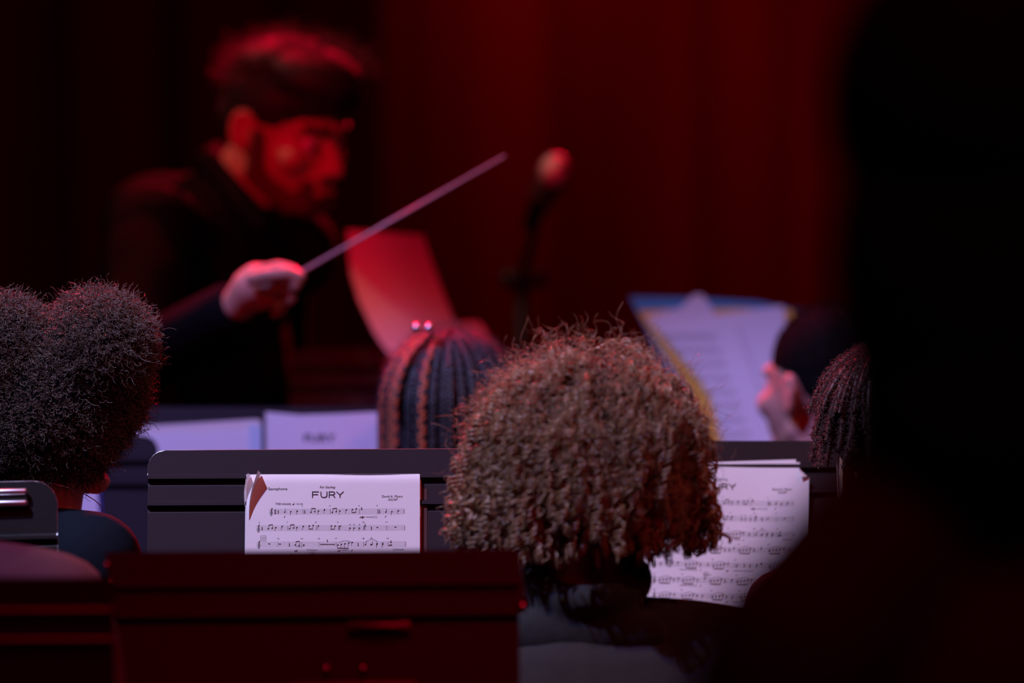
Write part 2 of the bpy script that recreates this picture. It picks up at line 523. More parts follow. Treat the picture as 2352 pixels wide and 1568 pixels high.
def build_score(rows=3):
    pr = Print()
    K = 1 / 5.47
    U = lambda x: ((x * K + 560) - 567) / 395 * 0.216
    W = lambda y: ((y * K + 1080) - 1092) / 1830 / 0.975
    q = U(100) - U(0)                                    # length of 100 reading units
    q /= 100

    def L(x0, y0, x1, y1, w_=2.6, seg=1): pr.line(U(x0), W(y0), U(x1), W(y1), w_ * q, seg)
    def staff(x0, x1, y0, y1):
        for k in range(5):
            y = y0 + (y1 - y0) * k / 4
            L(x0, y, x1, y, 1.5, 24)
        L(x1, y0, x1, y1, 3)
    def bar(x, y0, y1, w_=2.5): L(x, y0, x, y1, w_)
    def note(x, y, d, stem=44):
        pr.oval(U(x), W(y), 9.5 * q, 7 * q)
        if d == 'u': L(x + 8, y - 2, x + 8, y - stem, 3)
        if d == 'd': L(x - 8, y + 2, x - 8, y + stem, 3)
    def pair(pts, d, beam):
        for x, y in pts:
            pr.oval(U(x), W(y), 9.5 * q, 7 * q)
            xx = x + (8 if d == 'u' else -8)
            L(xx, y, xx, beam, 3)
        xs = [p[0] + (8 if d == 'u' else -8) for p in pts]
        sl = -6 if len(pts) == 2 and d == 'u' else 0
        L(xs[0] - 1.5, beam, xs[-1] + 1.5, beam + sl, 7)
    def clef(x, y0, y1):
        c = (y0 + y1) / 2
        pts = []
        for k in range(26):
            a = k / 25 * 2 * math.pi * 1.35 + 0.6
            r = 6 + 15 * (k / 25)
            pts.append((U(x + r * math.cos(a) * 0.95), W(c + 10 + r * math.sin(a))))
        pr.poly(pts, 4 * q)
        pr.poly([(U(x + 14), W(c + 4)), (U(x - 6), W(c - 18)), (U(x + 8), W(c - 46)), (U(x + 12), W(c - 34)), (U(x - 2), W(c - 10)), (U(x + 6), W(c + 46)), (U(x - 8), W(c + 48))], 4.5 * q)
        pr.oval(U(x - 7), W(c + 45), 5 * q, 5 * q)
    def rest(x, y0):
        pr.poly([(U(x - 5), W(y0 + 10)), (U(x + 5), W(y0 + 24)), (U(x - 3), W(y0 + 32)), (U(x + 6), W(y0 + 45)), (U(x - 5), W(y0 + 50))], 7 * q)
    def wrest(x, y): L(x - 13, y, x + 13, y, 8)
    def num(t, x, y): pr.text(t, U(x - 6 * len(t)), U(x + 6 * len(t)), W(y + 9), 17 * q)
    def dyn(t, x, y): pr.text(t, U(x - 11 * len(t)), U(x + 11 * len(t)), W(y + 10), 24 * q, 0.4, 0.02)
    def hair(x0, x1, y, opening='r'):
        if opening == 'r': L(x0, y, x1, y - 10, 2.5, 3); L(x0, y, x1, y + 10, 2.5, 3)
        else: L(x0, y - 9, x1, y, 2.5, 3); L(x0, y + 9, x1, y, 2.5, 3)
    def accent(x, y): L(x - 9, y - 6, x + 9, y, 3); L(x - 9, y + 6, x + 9, y, 3)
    def slur(x0, x1, y, h):
        pr.poly([(U(x0 + (x1 - x0) * k / 10), W(y - h * math.sin(math.pi * k / 10))) for k in range(11)], 3 * q)
    # headings
    pr.text('Saxophone', U(312), U(549), W(263), 34 * q)
    pr.text('For Sterling', U(952), U(1148), W(243), 30 * q, 0.35)
    T_, B_ = 288, 358                                     # thin wide capitals
    for pts in ([(862, B_), (862, T_), (938, T_)], [(862, 322), (928, 322)],
                [(968, T_), (968, 332), (974, 348), (990, 357), (1010, 358), (1030, 354), (1040, 342), (1042, 328), (1042, T_)],
                [(1070, B_), (1070, T_), (1118, T_), (1134, 293), (1140, 306), (1134, 319), (1118, 325), (1070, 325)], [(1112, 325), (1142, B_)],
                [(1162, T_), (1205, 327), (1246, T_)], [(1205, 327), (1205, B_)]):
        pr.poly([(U(a), W(b)) for a, b in pts], 11 * q)
        for a, b in pts: pr.oval(U(a), W(b), 5.5 * q, 5.5 * q, 0, 8)
    pr.text('David A. Myers', U(1728), U(1983), W(360), 29 * q)
    pr.text('ASCAP', U(1798), U(1920), W(400), 28 * q, 0.35)
    pr.text('With intensity', U(402), U(598), W(447), 28 * q)
    note(623, 444, 'u', 28)
    pr.text('= 152-160', U(640), U(740), W(446), 20 * q)
    # first line
    y0, y1 = 502, 562
    staff(320, 2003, y0, y1); clef(352, y0, y1)
    pr.text('4', U(388), U(409), W(531), 28 * q, 0, 0.05); pr.text('4', U(388), U(409), W(561), 28 * q, 0, 0.05)
    rest(436, y0); note(518, 537, 'u'); note(593, 532, 'd'); note(673, 524, 'd'); bar(744, y0, y1)
    rest(765, y0); pair([(843, 540), (890, 533)], 'u', 496); note(938, 524, 'd'); note(1013, 510, 'd'); bar(1085, y0, y1)
    pair([(1108, 542), (1157, 533)], 'u', 496); note(1204, 524, 'd'); note(1284, 512, 'd'); pair([(1360, 506), (1408, 498)], 'd', 545)
    bar(1448, y0, y1); pr.oval(U(1474), W(503), 10 * q, 8 * q); accent(1472, 484); bar(1672, y0, y1); bar(1681, y0, y1)
    rest(1697, y0); note(1775, 540, 'u'); note(1850, 535, 'd'); note(1930, 525, 'd')
    for t_, x in (('2', 735), ('3', 1078), ('4', 1440), ('5', 1666)): num(t_, x, 460)
    dyn('f', 517, 598); dyn('sfp', 1478, 602); hair(1522, 1670, 601); dyn('f', 1772, 600)
    # second line
    y0, y1 = 707, 765
    staff(165, 2010, y0, y1); clef(193, y0, y1); rest(236, y0)
    pair([(313, 744), (362, 737)], 'u', 698); note(407, 728, 'd'); note(487, 714, 'd'); bar(558, y0, y1)
    pair([(580, 744), (628, 735)], 'u', 698); note(672, 728, 'd'); note(750, 714, 'd'); pair([(826, 708), (873, 702)], 'd', 748)
    bar(911, y0, y1); note(937, 708, 'd'); pair([(1100, 710), (1146, 710)], 'd', 750); bar(1186, y0, y1); bar(1196, y0, y1)
    note(1209, 712, 'd')
    for x in (1330, 1380, 1447): note(x, 737, 'd', 38); accent(x, 693)
    bar(1498, y0, y1); bar(1508, y0, y1); note(1520, 712, 'd'); accent(1516, 690); rest(1595, y0); wrest(1670, 730); bar(1786, y0, y1); wrest(1895, 728)
    for t_, x in (('6', 205), ('7', 548), ('8', 905), ('9', 1178), ('10', 1495), ('11', 1783)): num(t_, x, 663)
    # third line
    y0, y1 = 908, 966
    for a, b in (((222, 830), (285, 830)), ((285, 830), (285, 890)), ((285, 890), (222, 890)), ((222, 890), (222, 830))): L(*a, *b, 3)
    pr.text('12', U(238), U(270), W(872), 26 * q)
    staff(170, 2022, y0, y1); clef(200, y0, y1); wrest(327, 930); bar(437, y0, y1); wrest(460, 933); rest(577, y0)
    pair([(650, 945), (697, 951)], 'u', 905); slur(650, 760, 955, -14); bar(731, y0, y1); pr.oval(U(757), W(946), 10 * q, 8 * q); bar(944, y0, y1)
    L(965, 938, 1138, 938, 7); L(965, 926, 965, 950, 3); L(1138, 926, 1138, 950, 3); pr.text('2', U(1040), U(1057), W(905), 27 * q, 0, 0.03)
    bar(1160, y0, y1); pair([(1182, 945), (1223, 938), (1268, 930), (1315, 922)], 'd', 986); note(1358, 915, 'd'); rest(1430, y0); slur(1188, 1358, 918, 26)
    bar(1497, y0, y1); note(1520, 942, 'u'); note(1600, 940, 'u'); note(1590, 943, ''); note(1665, 940, 'd'); note(1665, 928, ''); note(1736, 940, 'd'); note(1736, 925, '')
    slur(1530, 1672, 905, 26); bar(1802, y0, y1); pr.oval(U(1820), W(952), 10 * q, 8 * q); pr.oval(U(1842), W(950), 10 * q, 8 * q); pr.oval(U(1838), W(916), 10 * q, 8 * q); accent(1838, 896)
    for t_, x in (('13', 437), ('14', 733), ('15', 943), ('17', 1157), ('18', 1495), ('19', 1798)): num(t_, x, 866)
    pr.text('div.', U(1582), U(1614), W(870), 20 * q, 0.3)
    dyn('mf', 660, 1018); hair(790, 925, 1008, 'l'); dyn('mf', 1195, 1018); hair(1226, 1320, 1008); dyn('f', 1357, 1015); hair(1860, 2000, 1005, 'l')
    # further lines of the part
    R_ = random.Random(5)
    for k in range(3, rows):
        y0 = 908 + 203 * (k - 2); y1 = y0 + 58
        staff(170, 2025, y0, y1); clef(200, y0, y1)
        x = 255; num(str(20 + (k - 3) * 6), 200, y0 - 42)
        bars = sorted([560 + R_.randint(-40, 40), 930 + R_.randint(-50, 40), 1290 + R_.randint(-40, 40), 1660 + R_.randint(-40, 40)])
        for j, bx in enumerate(bars + [2025]):
            if bx < 2025: bar(bx, y0, y1); num(str(21 + (k - 3) * 6 + j), bx, y0 - 42)
            if R_.random() < 0.65:
                yb = y0 + 78
                pts = [(x + 20 + i * 44, y0 + 34 - 6 * i) for i in range(4)]
                pair(pts, 'd', yb); slur(pts[0][0], pts[-1][0] + 30, y0 + 8, 26)
                xx = pts[-1][0] + 50
            else:
                xx = x + 30
            while xx < bx - 40:
                if R_.random() < 0.3: rest(xx, y0)
                else: note(xx, y0 + R_.choice((8, 16, 24, 32)), R_.choice('ud'))
                xx += R_.choice((58, 74, 92))
            x = bx
        if k % 2:
            for a, b in (((840, y0 - 78), (895, y0 - 78)), ((895, y0 - 78), (895, y0 - 22)), ((895, y0 - 22), (840, y0 - 22)), ((840, y0 - 22), (840, y0 - 78))): L(*a, *b, 3)
            pr.text(str(24 + 8 * k), U(850), U(886), W(y0 - 38), 26 * q)
        hair(520, 760, y1 + 42); dyn('f', 800, y1 + 44)
        if k % 2 == 0: dyn('mf', 1150, y1 + 44); hair(1220, 1500, y1 + 42, 'r')
    return pr


def page_bend(u, v, w_=0.216, amp=0.0015, curl=0.0):
    """gentle waviness of a loose sheet, and a curl towards the top edge"""
    return amp * (math.sin(u * 26 + 0.7) * 0.6 + math.sin(v * 21 + u * 9) * 0.5) + curl * max(0, 0.010 - v) ** 2 * 30


def sheet(S, name, u0, v0, w_, h_, n, m, parent, rot=0.0, amp=0.0015, curl=0.0, fold=None, label=None, nu=14, nv=18, edge_wave=0.0):
    """one page lying on the desk of stand S"""
    V = []; F = []
    c, s_ = math.cos(rot), math.sin(rot)
    for k in range(nv + 1):
        for i in range(nu + 1):
            u = w_ * i / nu; v = h_ * k / nv
            bend = page_bend(u, v, w_, amp, curl)
            vv = v - (edge_wave * math.sin(u / w_ * 5.1 + 1) if k == 0 else 0)
            if fold and u > w_ - fold and v < fold:
                dd = (u - (w_ - fold)) + (fold - v) - fold
                if dd > 0:
                    u -= dd; vv += dd; bend += 0.002 + dd * 0.25
            uu, v2 = u * c - vv * s_, u * s_ + vv * c
            V.append(on_desk(S, u0 + uu, v0 + v2, n + bend))
    for k in range(nv):
        for i in range(nu):
            a = k * (nu + 1) + i
            F.append((a, a + nu + 1, a + nu + 2, a + 1))
    N = len(V)
    V += [v - S['n'] * 0.00015 for v in V]
    F += [tuple(N + i for i in reversed(f)) for f in F]
    return obj(name, np.array(V), F, m, parent, label=label)


def ink_on(S, pr, u0, v0, n, parent, page_w=0.216, rot=0.0, amp=0.0015, curl=0.0, vmax=9):
    c, s_ = math.cos(rot), math.sin(rot)
    keep = [f for f in pr.F if all(pr.V[i][1] < vmax for i in f)]
    V = []
    for u, v in pr.V:
        b = page_bend(u, v, page_w, amp, curl)
        V.append(on_desk(S, u0 + u * c - v * s_, v0 + u * s_ + v * c, n + b + 0.00035))
    return obj('printed_music', np.array(V), keep, 'ink', parent, smooth=False, label='black printed staves, notes and headings')


# ================================================================== PEOPLE
def head_shapes(mb, Mx, k=1.0, ears=True, nose=True):
    h = MB()
    h.ell((0, -0.015, 0.03), (0.076, 0.094, 0.084))
    h.ell((0, 0.028, -0.02), (0.064, 0.062, 0.085))
    h.ell((0, 0.040, -0.075), (0.046, 0.044, 0.036))
    h.cap((-0.012, 0.074, -0.094), (0.012, 0.074, -0.094), 0.018)
    h.cap((-0.05, 0.0, -0.055), (-0.02, 0.06, -0.092), 0.017, 0.018)
    h.cap((0.05, 0.0, -0.055), (0.02, 0.06, -0.092), 0.017, 0.018)
    if nose:
        h.cap((0, 0.084, 0.015), (0, 0.110, -0.026), 0.008, 0.0125)
        for s_ in (-1, 1):
            h.ell((s_ * 0.012, 0.100, -0.032), (0.009, 0.010, 0.008))
            h.cap((s_ * 0.010, 0.085, 0.026), (s_ * 0.046, 0.066, 0.026), 0.010, 0.009)
            h.ell((s_ * 0.042, 0.060, -0.022), (0.024, 0.022, 0.022))
        h.ell((0, 0.083, -0.052), (0.028, 0.014, 0.016))
        h.ell((0, 0.088, -0.066), (0.023, 0.010, 0.006))
    if ears:
        for s_ in (-1, 1):
            R = Euler((0.2, 0, s_ * 0.35)).to_matrix()
            h.ell((s_ * 0.078, -0.012, -0.002), (0.007, 0.019, 0.032), R, 16, 12)
            h.cap((s_ * 0.070, -0.002, -0.02), (s_ * 0.072, -0.004, 0.01), 0.010, 0.010)
            ring = []
            for a in range(0, 300, 25):
                ar = math.radians(a - 60)
                ring.append(Vector((s_ * 0.084, -0.014, 0.0)) + R @ Vector((0, -0.017 * math.cos(ar), 0.029 * math.sin(ar))))
            h.tube(ring, 0.0045, 6)
    h.V = [tuple(Mx @ (Vector(v) * k)) for v in h.V]
    mb.V_ = None
    return mb.add(h.V, h.F)


def hand_shapes(mb, wrist, direction, palm_n, side, k=1.0, curl=0.9):
    """palm, four bent fingers of different lengths and a thumb off the side of the palm"""
    d = Vector(direction).normalized(); n = Vector(palm_n); n = (n - d * n.dot(d)).normalized()
    x = d.cross(n) * side
    w0 = Vector(wrist)
    mb.cap(w0, w0 + d * 0.03 * k, 0.026 * k, 0.028 * k, 10)
    for j, o in enumerate((-0.027, -0.009, 0.009, 0.027)):
        mb.cap(w0 + d * 0.02 * k + x * o * 0.6 * k, w0 + d * 0.082 * k + x * o * k, 0.014 * k, 0.011 * k, 8)
        L = (0.040, 0.044, 0.041, 0.032)[j] * k
        p = w0 + d * 0.085 * k + x * o * k
        a = 0.0
        for q, f in enumerate((1.0, 0.62, 0.5)):
            a += curl * (0.55 + 0.25 * q) + 0.06 * j
            p2 = p + (d * math.cos(a) + n * math.sin(a)) * L * f
            mb.cap(p, p2, (0.0088 - 0.0008 * q) * k, (0.0082 - 0.001 * q) * k, 8)
            p = p2
    b = w0 + d * 0.03 * k - x * 0.028 * k
    p1 = b + (d * 0.6 - x * 0.55 + n * 0.45).normalized() * 0.042 * k
    p2 = p1 + (d * 0.9 + n * 0.4 + x * 0.1).normalized() * 0.032 * k
    mb.cap(b, p1, 0.013 * k, 0.010 * k, 8); mb.cap(p1, p2, 0.0095 * k, 0.008 * k, 8)
    return mb


def seated(label, headc, yaw, skin, top_mat, T, head_yaw=0.0, head_pitch=0.0, hs=1.0, width=1.0, top_name='shirt', sleeve='long', lean=0.0, shoulder_drop=0.0, neck_dx=0.0, group=None, arm_out=0.0):
    """person sitting on a chair, facing the stage; headc = centre of the head"""
    s = (T - 0.45) / 0.88
    base = Vector((headc.x, headc.y, 0))
    Rz = Matrix.Rotation(yaw, 4, 'Z')
    X = Matrix.Translation(base) @ Rz
    t = thing('person', label, 'person', base, group)

    def Z(z): return 0.45 + z * s
    pel = Vector((0, -0.06 - lean, 0.54)); waist = Vector((0, -0.07 - lean * 0.8, Z(0.22)))
    chest = Vector((0, -0.045 - lean * 0.4, Z(0.42))); nb = Vector((0, -0.03, Z(0.575))); hc = Vector((0, 0, headc.z))
    shz = Z(0.545) - shoulder_drop

    def torso(mb, g):
        mb.ell(pel, (0.17 * width + g, 0.125 + g, 0.12 + g)); mb.ell(waist, (0.145 * width + g, 0.105 + g, 0.15 + g))
        mb.ell(chest, (0.162 * width + g, 0.112 + g, 0.155 + g))
        for q in (-1, 1):
            sh = Vector((q * 0.165 * width, -0.04 - lean * 0.2, shz))
            mb.cap(nb + Vector((q * 0.02, 0, -0.03)), sh, 0.045 + g, 0.050 + g)
            mb.cap(sh + Vector((-q * 0.02, 0, -0.02)), chest, 0.06 + g, 0.09 + g)

    def arms(mb, g, full=True):
        for q in (-1, 1):
            sh = Vector((q * 0.170 * width, -0.04 - lean * 0.2, shz - 0.01)); el = Vector((q * (0.235 * width + arm_out), 0.03, Z(0.25))); wr = Vector((q * 0.13, 0.25, Z(0.30)))
            mb.cap(sh, el, 0.050 + g, 0.038 + g)
            if full: mb.cap(el, wr, 0.036 + g, 0.026 + g)

    def legs(mb, g):
        for q in (-1, 1):
            mb.cap((q * 0.085, -0.04, 0.535), (q * 0.13, 0.36, 0.51), 0.085 + g, 0.062 + g)
            mb.cap((q * 0.13, 0.36, 0.51), (q * 0.13, 0.38, 0.11), 0.058 + g, 0.042 + g)
    b = MB()
    torso(b, 0); arms(b, 0); legs(b, 0)
    b.cap(nb - Vector((0, 0, 0.05)), hc + Vector((neck_dx, -0.012, -0.05)), 0.056 * hs, 0.054 * hs)
    for q in (-1, 1):
        wr = Vector((q * 0.13, 0.25, Z(0.30)))
        hand_shapes(b, wr, Vector((-q * 0.35, 0.9, 0.1)), Vector((-q, 0, -0.3)), q)
        b.cap((q * 0.13, 0.38, 0.10), (q * 0.13, 0.38, 0.05), 0.04, 0.035); b.cap((q * 0.13, 0.37, 0.05), (q * 0.14, 0.52, 0.045), 0.036, 0.03)
    Hm = Matrix.Translation(hc) @ Euler((head_pitch, 0, head_yaw), 'XYZ').to_matrix().to_4x4()
    head_shapes(b, Hm, hs)
    b.xf(X)
    V, F = fuse(b, 0.0055, 3)
    obj('body', V, F, skin, t)
    HX = X @ Hm
    for q in (-1, 1):
        e = MB().ell((q * 0.031, 0.071, 0.004), (0.012, 0.012, 0.012)).ell((q * 0.031, 0.0795, 0.004), (0.0055, 0.004, 0.0055))
        e.xf(HX @ Matrix.Scale(hs, 4)); e.put('eye', 'eye', t)
    c = MB(); torso(c, 0.012)
    arms(c, 0.010, sleeve == 'long')
    c.xf(X)
    V, F = fuse(c, 0.007, 3)
    # soft folds in the cloth
    V = np.array(V); V += 0.0016 * np.sin(V[:, [2, 0, 1]] * 55 + V[:, [1, 2, 0]] * 38)
    obj(top_name, V, F, top_mat, t)
    c = MB(); legs(c, 0.012); c.ell(pel, (0.18 * width, 0.135, 0.115)); c.xf(X)
    V, F = fuse(c, 0.009, 2); obj('trousers', V, F, 'denim', t)
    for q in (-1, 1):
        sh = MB().cap((q * 0.13, 0.37, 0.05), (q * 0.14, 0.52, 0.043), 0.046, 0.040).cap((q * 0.13, 0.37, 0.06), (q * 0.13, 0.38, 0.10), 0.046, 0.048)
        sh.xf(X); sh.V = [(v[0], v[1], max(0.0, v[2])) for v in sh.V]
        V, F = fuse(sh, 0.007, 1); V[:, 2] -= min(0.0, V[:, 2].min()) ; obj('shoe', V, F, 'shoe', t)
    return t, HX, X


def chair_at(base, yaw, label):
    X = Matrix.Translation(base) @ Matrix.Rotation(yaw, 4, 'Z')
    t = thing('orchestra_chair', label, 'chair', base, 'black orchestra chairs')
    MB().box((0, 0.10, 0.425), (0.44, 0.42, 0.04)).xf(X).put('seat', 'black_cloth', t, False)
    MB().box((0, -0.225, 0.70), (0.42, 0.03, 0.26), Euler((0.12, 0, 0)).to_matrix()).xf(X).put('backrest', 'black_cloth', t, False)
    for sx in (-1, 1):
        MB().tube([(sx * 0.20, 0.29, 0.405), (sx * 0.21, 0.32, 0.0)], 0.011, 8).xf(X).put('leg', 'stand', t)
        MB().tube([(sx * 0.20, -0.235, 0.80), (sx * 0.20, -0.205, 0.42), (sx * 0.21, -0.26, 0.0)], 0.011, 8).xf(X).put('leg', 'stand', t)
    return t


# ------------------------------------------------------------------ hair builders
def shell_hair(name, parent, m, c, rad, n, k, theta_max, lay, drop, helix_r, pitch, tube_r, seed, sides=3, swirl=0.25, phi_rng=None, length=(0.06, 0.11), label=None, jitter=0.006, clump=1, flare_=0.0):
    """ringlets that follow the head from the crown and then hang; c centre, rad (a, b, h)"""
    g = np.random.default_rng(seed)
    ct0 = 1 - g.random(n) * (1 - math.cos(math.radians(theta_max)))
    th0 = np.arccos(ct0)
    ph = g.random(n) * 2 * math.pi if phi_rng is None else g.uniform(phi_rng[0], phi_rng[1], n)
    rho = g.uniform(lay[0], lay[1], n)
    L = g.uniform(length[0], length[1], n)
    s = np.linspace(0, 1, k)[None, :] * L[:, None]
    a = rad[0]
    th = th0[:, None] + s / (a * rho[:, None])
    eq = math.radians(88)
    over = np.maximum(0, th - eq) * a * rho[:, None]
    th_c = np.minimum(th, eq)
    phs = ph[:, None] + swirl * s / 0.1 * g.normal(size=n)[:, None]
    flare = 1 + flare_ * np.minimum(1, over / 0.08)
    lift = np.minimum(1, 0.78 + s / L[:, None] * 0.5)
    st = np.sin(th_c); rr = rho[:, None] * lift
    x = c[0] + rad[0] * rr * st * np.cos(phs) * flare
    y = c[1] + rad[1] * rr * st * np.sin(phs)
    z = c[2] + rad[2] * rr * np.cos(th_c) - over
    pth = np.stack([x, y, z], -1)
    pth += g.normal(size=(n, 1, 3)) * jitter
    if drop is not None:
        pth[..., 2] = np.maximum(pth[..., 2], drop + g.normal(size=(n, 1)) * 0.008)
    hr = helix_r * g.uniform(0.6, 1.3, n)
    turns = L / pitch * g.uniform(0.8, 1.25, n)
    ph0 = g.random(n) * 6.28
    rd = tube_r * g.uniform(0.7, 1.2, n)[:, None] * np.linspace(1.0, 0.55, k)[None, :]
    if clump > 1:
        P_ = [coil(pth + np.array([0, 0, (q - clump / 2) * tube_r * 1.5])[None, None], hr * g.uniform(0.8, 1.15), turns, ph0 + 0.22 * q) for q in range(clump)]
        pth = np.concatenate(P_); rd = np.concatenate([rd] * clump)
    else:
        pth = coil(pth, hr, turns, ph0)
    V, F = tubes(pth, rd, sides)
    return obj(name, V, F, m, parent, label=label)


def frizz(name, parent, m, cs, rads, n, k, seed, length=(0.02, 0.035), helix=0.003, turns=(2, 4), tube_r=0.0003, depth=(0.82, 1.0), up_only=None, out=1.0, droop=0.0, label=None, sides=3, weights=None):
    """short tight coils standing away from one or more rounded lobes"""
    g = np.random.default_rng(seed)
    pts = []; dirs = []
    cs = [np.array(c) for c in cs]; rads = [np.array(r) for r in rads]
    for li, (c, r) in enumerate(zip(cs, rads)):
        m_ = int(n * (weights[li] if weights else 1 / len(cs)))
        d = unit(g.normal(size=(m_, 3)))
        if up_only is not None: d[:, 2] = np.abs(d[:, 2]) if up_only == 1 else d[:, 2]
        rho = g.uniform(depth[0], depth[1], m_)[:, None]
        p = c + d * r * rho
        keep = np.ones(m_, bool)
        for lj, (c2, r2) in enumerate(zip(cs, rads)):
            if lj != li: keep &= (((p - c2) / r2) ** 2).sum(1) > 0.70
        pts.append(p[keep]); dirs.append(unit(d * (1 / r) )[keep])
    p = np.concatenate(pts); d = np.concatenate(dirs); N = len(p)
    L = g.uniform(length[0], length[1], N)
    s = np.linspace(0, 1, k)
    dd = unit(d * out + g.normal(size=(N, 3)) * 0.45)
    bend = g.normal(size=(N, 3)) * 0.35
    bend[:, 2] -= droop
    pth = p[:, None, :] + L[:, None, None] * (s[None, :, None] * dd[:, None, :] + (s ** 2)[None, :, None] * bend[:, None, :])
    pth = coil(pth, helix * g.uniform(0.5, 1.3, N), g.uniform(*turns, N), g.random(N) * 6.28)
    rd = tube_r * g.uniform(0.7, 1.3, N)[:, None] * np.linspace(1, 0.6, k)[None, :]
    V, F = tubes(pth, rd, sides)
    return obj(name, V, F, m, parent, label=label)


# ================================================================== focused stand with the saxophone part
S1 = stand('black music stand holding the sharply focused sheet music, in front of the curly-haired player',
           (805, 1032), 7.1, 0.505, math.radians(20), roll=math.radians(-0.3), h=0.33)
SCORE3 = build_score(10)
pk = thing('sheet_music', 'sharply focused white saxophone part on the stand left of the curly-haired player', 'sheet music', on_desk(S1, -0.02, 0.30, 0.01), 'saxophone parts on the stands')
U0 = (567 - 805) / 1840; V0 = (1092 - 1032) / 1830
KL = [(-0.0005, 0.002, 0.004, 0.012), (0.0008, 0.001, 0.003, -0.006), (0.0, -0.0002, 0.0055, 0.004), (0.0025, 0.0012, 0.002, 0.008)]
sheet(S1, 'folder', U0 + 0.0022, V0 + 0.008, 0.2155, 0.27, 0.0012, 'red_card', pk, rot=-0.002, amp=0.0003, label='red card folder showing as a thin edge')
sheet(S1, 'folder', U0 + 0.009, V0 + 0.018, 0.2160, 0.26, 0.0006, 'card_dark' if 'card_dark' in M else 'red_card', pk, rot=0.0, amp=0.0003)
for i, (du, dv, n_, ro) in enumerate(KL):
    sheet(S1, 'page', U0 + du - 0.0008, V0 + dv - 0.0005, 0.2155, 0.276, n_ * 0.6, 'paper', pk, rot=ro * 0.25, amp=0.0006)
sheet(S1, 'page', U0, V0, 0.216, 0.2785, 0.0068, 'paper', pk, amp=0.0010, edge_wave=0.0006, curl=-1.0, nv=60)
ink_on(S1, SCORE3, U0, V0, 0.0068, pk, amp=0.0010)


def flap(S, u0, v0, u1, v1, hgt, parent):
    """page corner standing away from the stack"""
    V = []; F = []; K = 8
    for k in range(K + 1):
        a = k / K
        u = u0 + (u1 - u0) * a + 0.004 * math.sin(math.pi * a) * -1; v = v0 + (v1 - v0) * a
        h_ = hgt * (1 - a) ** 0.8
        V += [on_desk(S, u, v, 0.0068), on_desk(S, u - 0.0025 * (1 - a), v - 0.0005, 0.0068 + h_)]
    for k in range(K): F.append((2 * k, 2 * k + 1, 2 * k + 3, 2 * k + 2))
    N = len(V); V += [v - S['ex'] * 0.0003 for v in V]; F += [tuple(N + i for i in reversed(f)) for f in F]
    obj('page_corner', np.array(V), F, 'paper', parent, label='corner of a page standing up from the stack')


flap(S1, U0 + 0.018, V0 - 0.001, U0 + 0.004, V0 + 0.062, 0.016, pk)
flap(S1, U0 + 0.005, V0 + 0.001, U0 + 0.0005, V0 + 0.05, 0.010, pk)

# ================================================================== right stand and its part
S2 = stand('dark music stand with creased sheet music right of the curly-haired player', (1750, 1012), 7.42, 0.50, math.radians(22), h=0.33, edge=False, m='stand_shaded')
pk2 = thing('sheet_music', 'creased sheet music with dog-eared corner, right of the curly-haired player', 'sheet music', on_desk(S2, -0.05, 0.30, 0.01), 'saxophone parts on the stands')
U2 = (1475 - 1750) / 1761; V2 = (1070 - 1012) / 1761 + 0.003
sheet(S2, 'page', U2 + 0.075, V2 - 0.006, 0.125, 0.27, 0.0015, 'paper', pk2, rot=-0.035, amp=0.001)
sheet(S2, 'page', U2 + 0.02, V2 - 0.004, 0.185, 0.27, 0.0025, 'paper', pk2, rot=-0.012, amp=0.001)
sheet(S2, 'page', U2, V2, 0.217, 0.2785, 0.0075, 'paper', pk2, rot=0.014, amp=0.0042, fold=0.013, nu=66, nv=84)
ink_on(S2, SCORE3, U2, V2, 0.0078, pk2, rot=0.014, amp=0.0042)
sheet(S2, 'page', U2 - 0.003, V2 + 0.06, 0.02, 0.2, 0.004, 'paper', pk2, rot=-0.03, amp=0.001)

# ================================================================== left edge stand with clip
S3 = stand('black music stand with metal clip at the left edge, behind the grey sleeve', (-118, 1110), 6.9, 0.262, math.radians(15), roll=math.radians(-1.5), h=0.33, m='stand_shaded', corner=0.028, ribs=(0.069, 0.104))
cl = thing('metal_clip', 'shiny metal clip on the music stand at the left picture edge', 'clip', on_desk(S3, 0.055, 0.024, 0.003))
for dv in (0.013, 0.027):
    a = on_desk(S3, 0.045, dv, 0.006); b = on_desk(S3, 0.093, dv, 0.006)
    MB().cap(a, b, 0.0042, 0.0042, 12).put('clip_bar', 'chrome', cl)
MB().box(on_desk(S3, 0.07, 0.020, 0.003), (0.05, 0.003, 0.014)).put('clip_plate', 'plastic', cl, False)

# ================================================================== near stand (out of focus, low)
S4 = stand('red-lit dark music stand crossing the bottom centre, nearest of the stands', (716, 1264), 6.35, 0.462, math.radians(24), roll=math.radians(-0.45), h=0.33, m='stand_shaded', corner=0.012, ribs=(0.040, 0.075), taper=0.17, edge=False)
for (u, v, r_) in ((-0.2285, 0.016, 0.0035), (-0.222, 0.036, 0.005), (0.235, 0.068, 0.005)):
    MB().ell(on_desk(S4, u, v, 0.003), (r_, r_, r_)).put('rivet', 'steel', S4['t'], label='small bright corner rivet')
# fold-out wing at the upper part, a touch wider than the desk
V = [on_desk(S4, -0.231, 0.0, -0.002), on_desk(S4, 0.231, 0.0, -0.002), on_desk(S4, 0.240, 0.072, -0.002), on_desk(S4, -0.222, 0.072, -0.002)]
V += [v - S4['n'] * 0.002 for v in V]
obj('side_wing', np.array(V), [(3, 2, 1, 0), (4, 5, 6, 7), (0, 1, 5, 4), (1, 2, 6, 5), (2, 3, 7, 6), (3, 0, 4, 7)], 'stand_shaded', S4['t'], False)

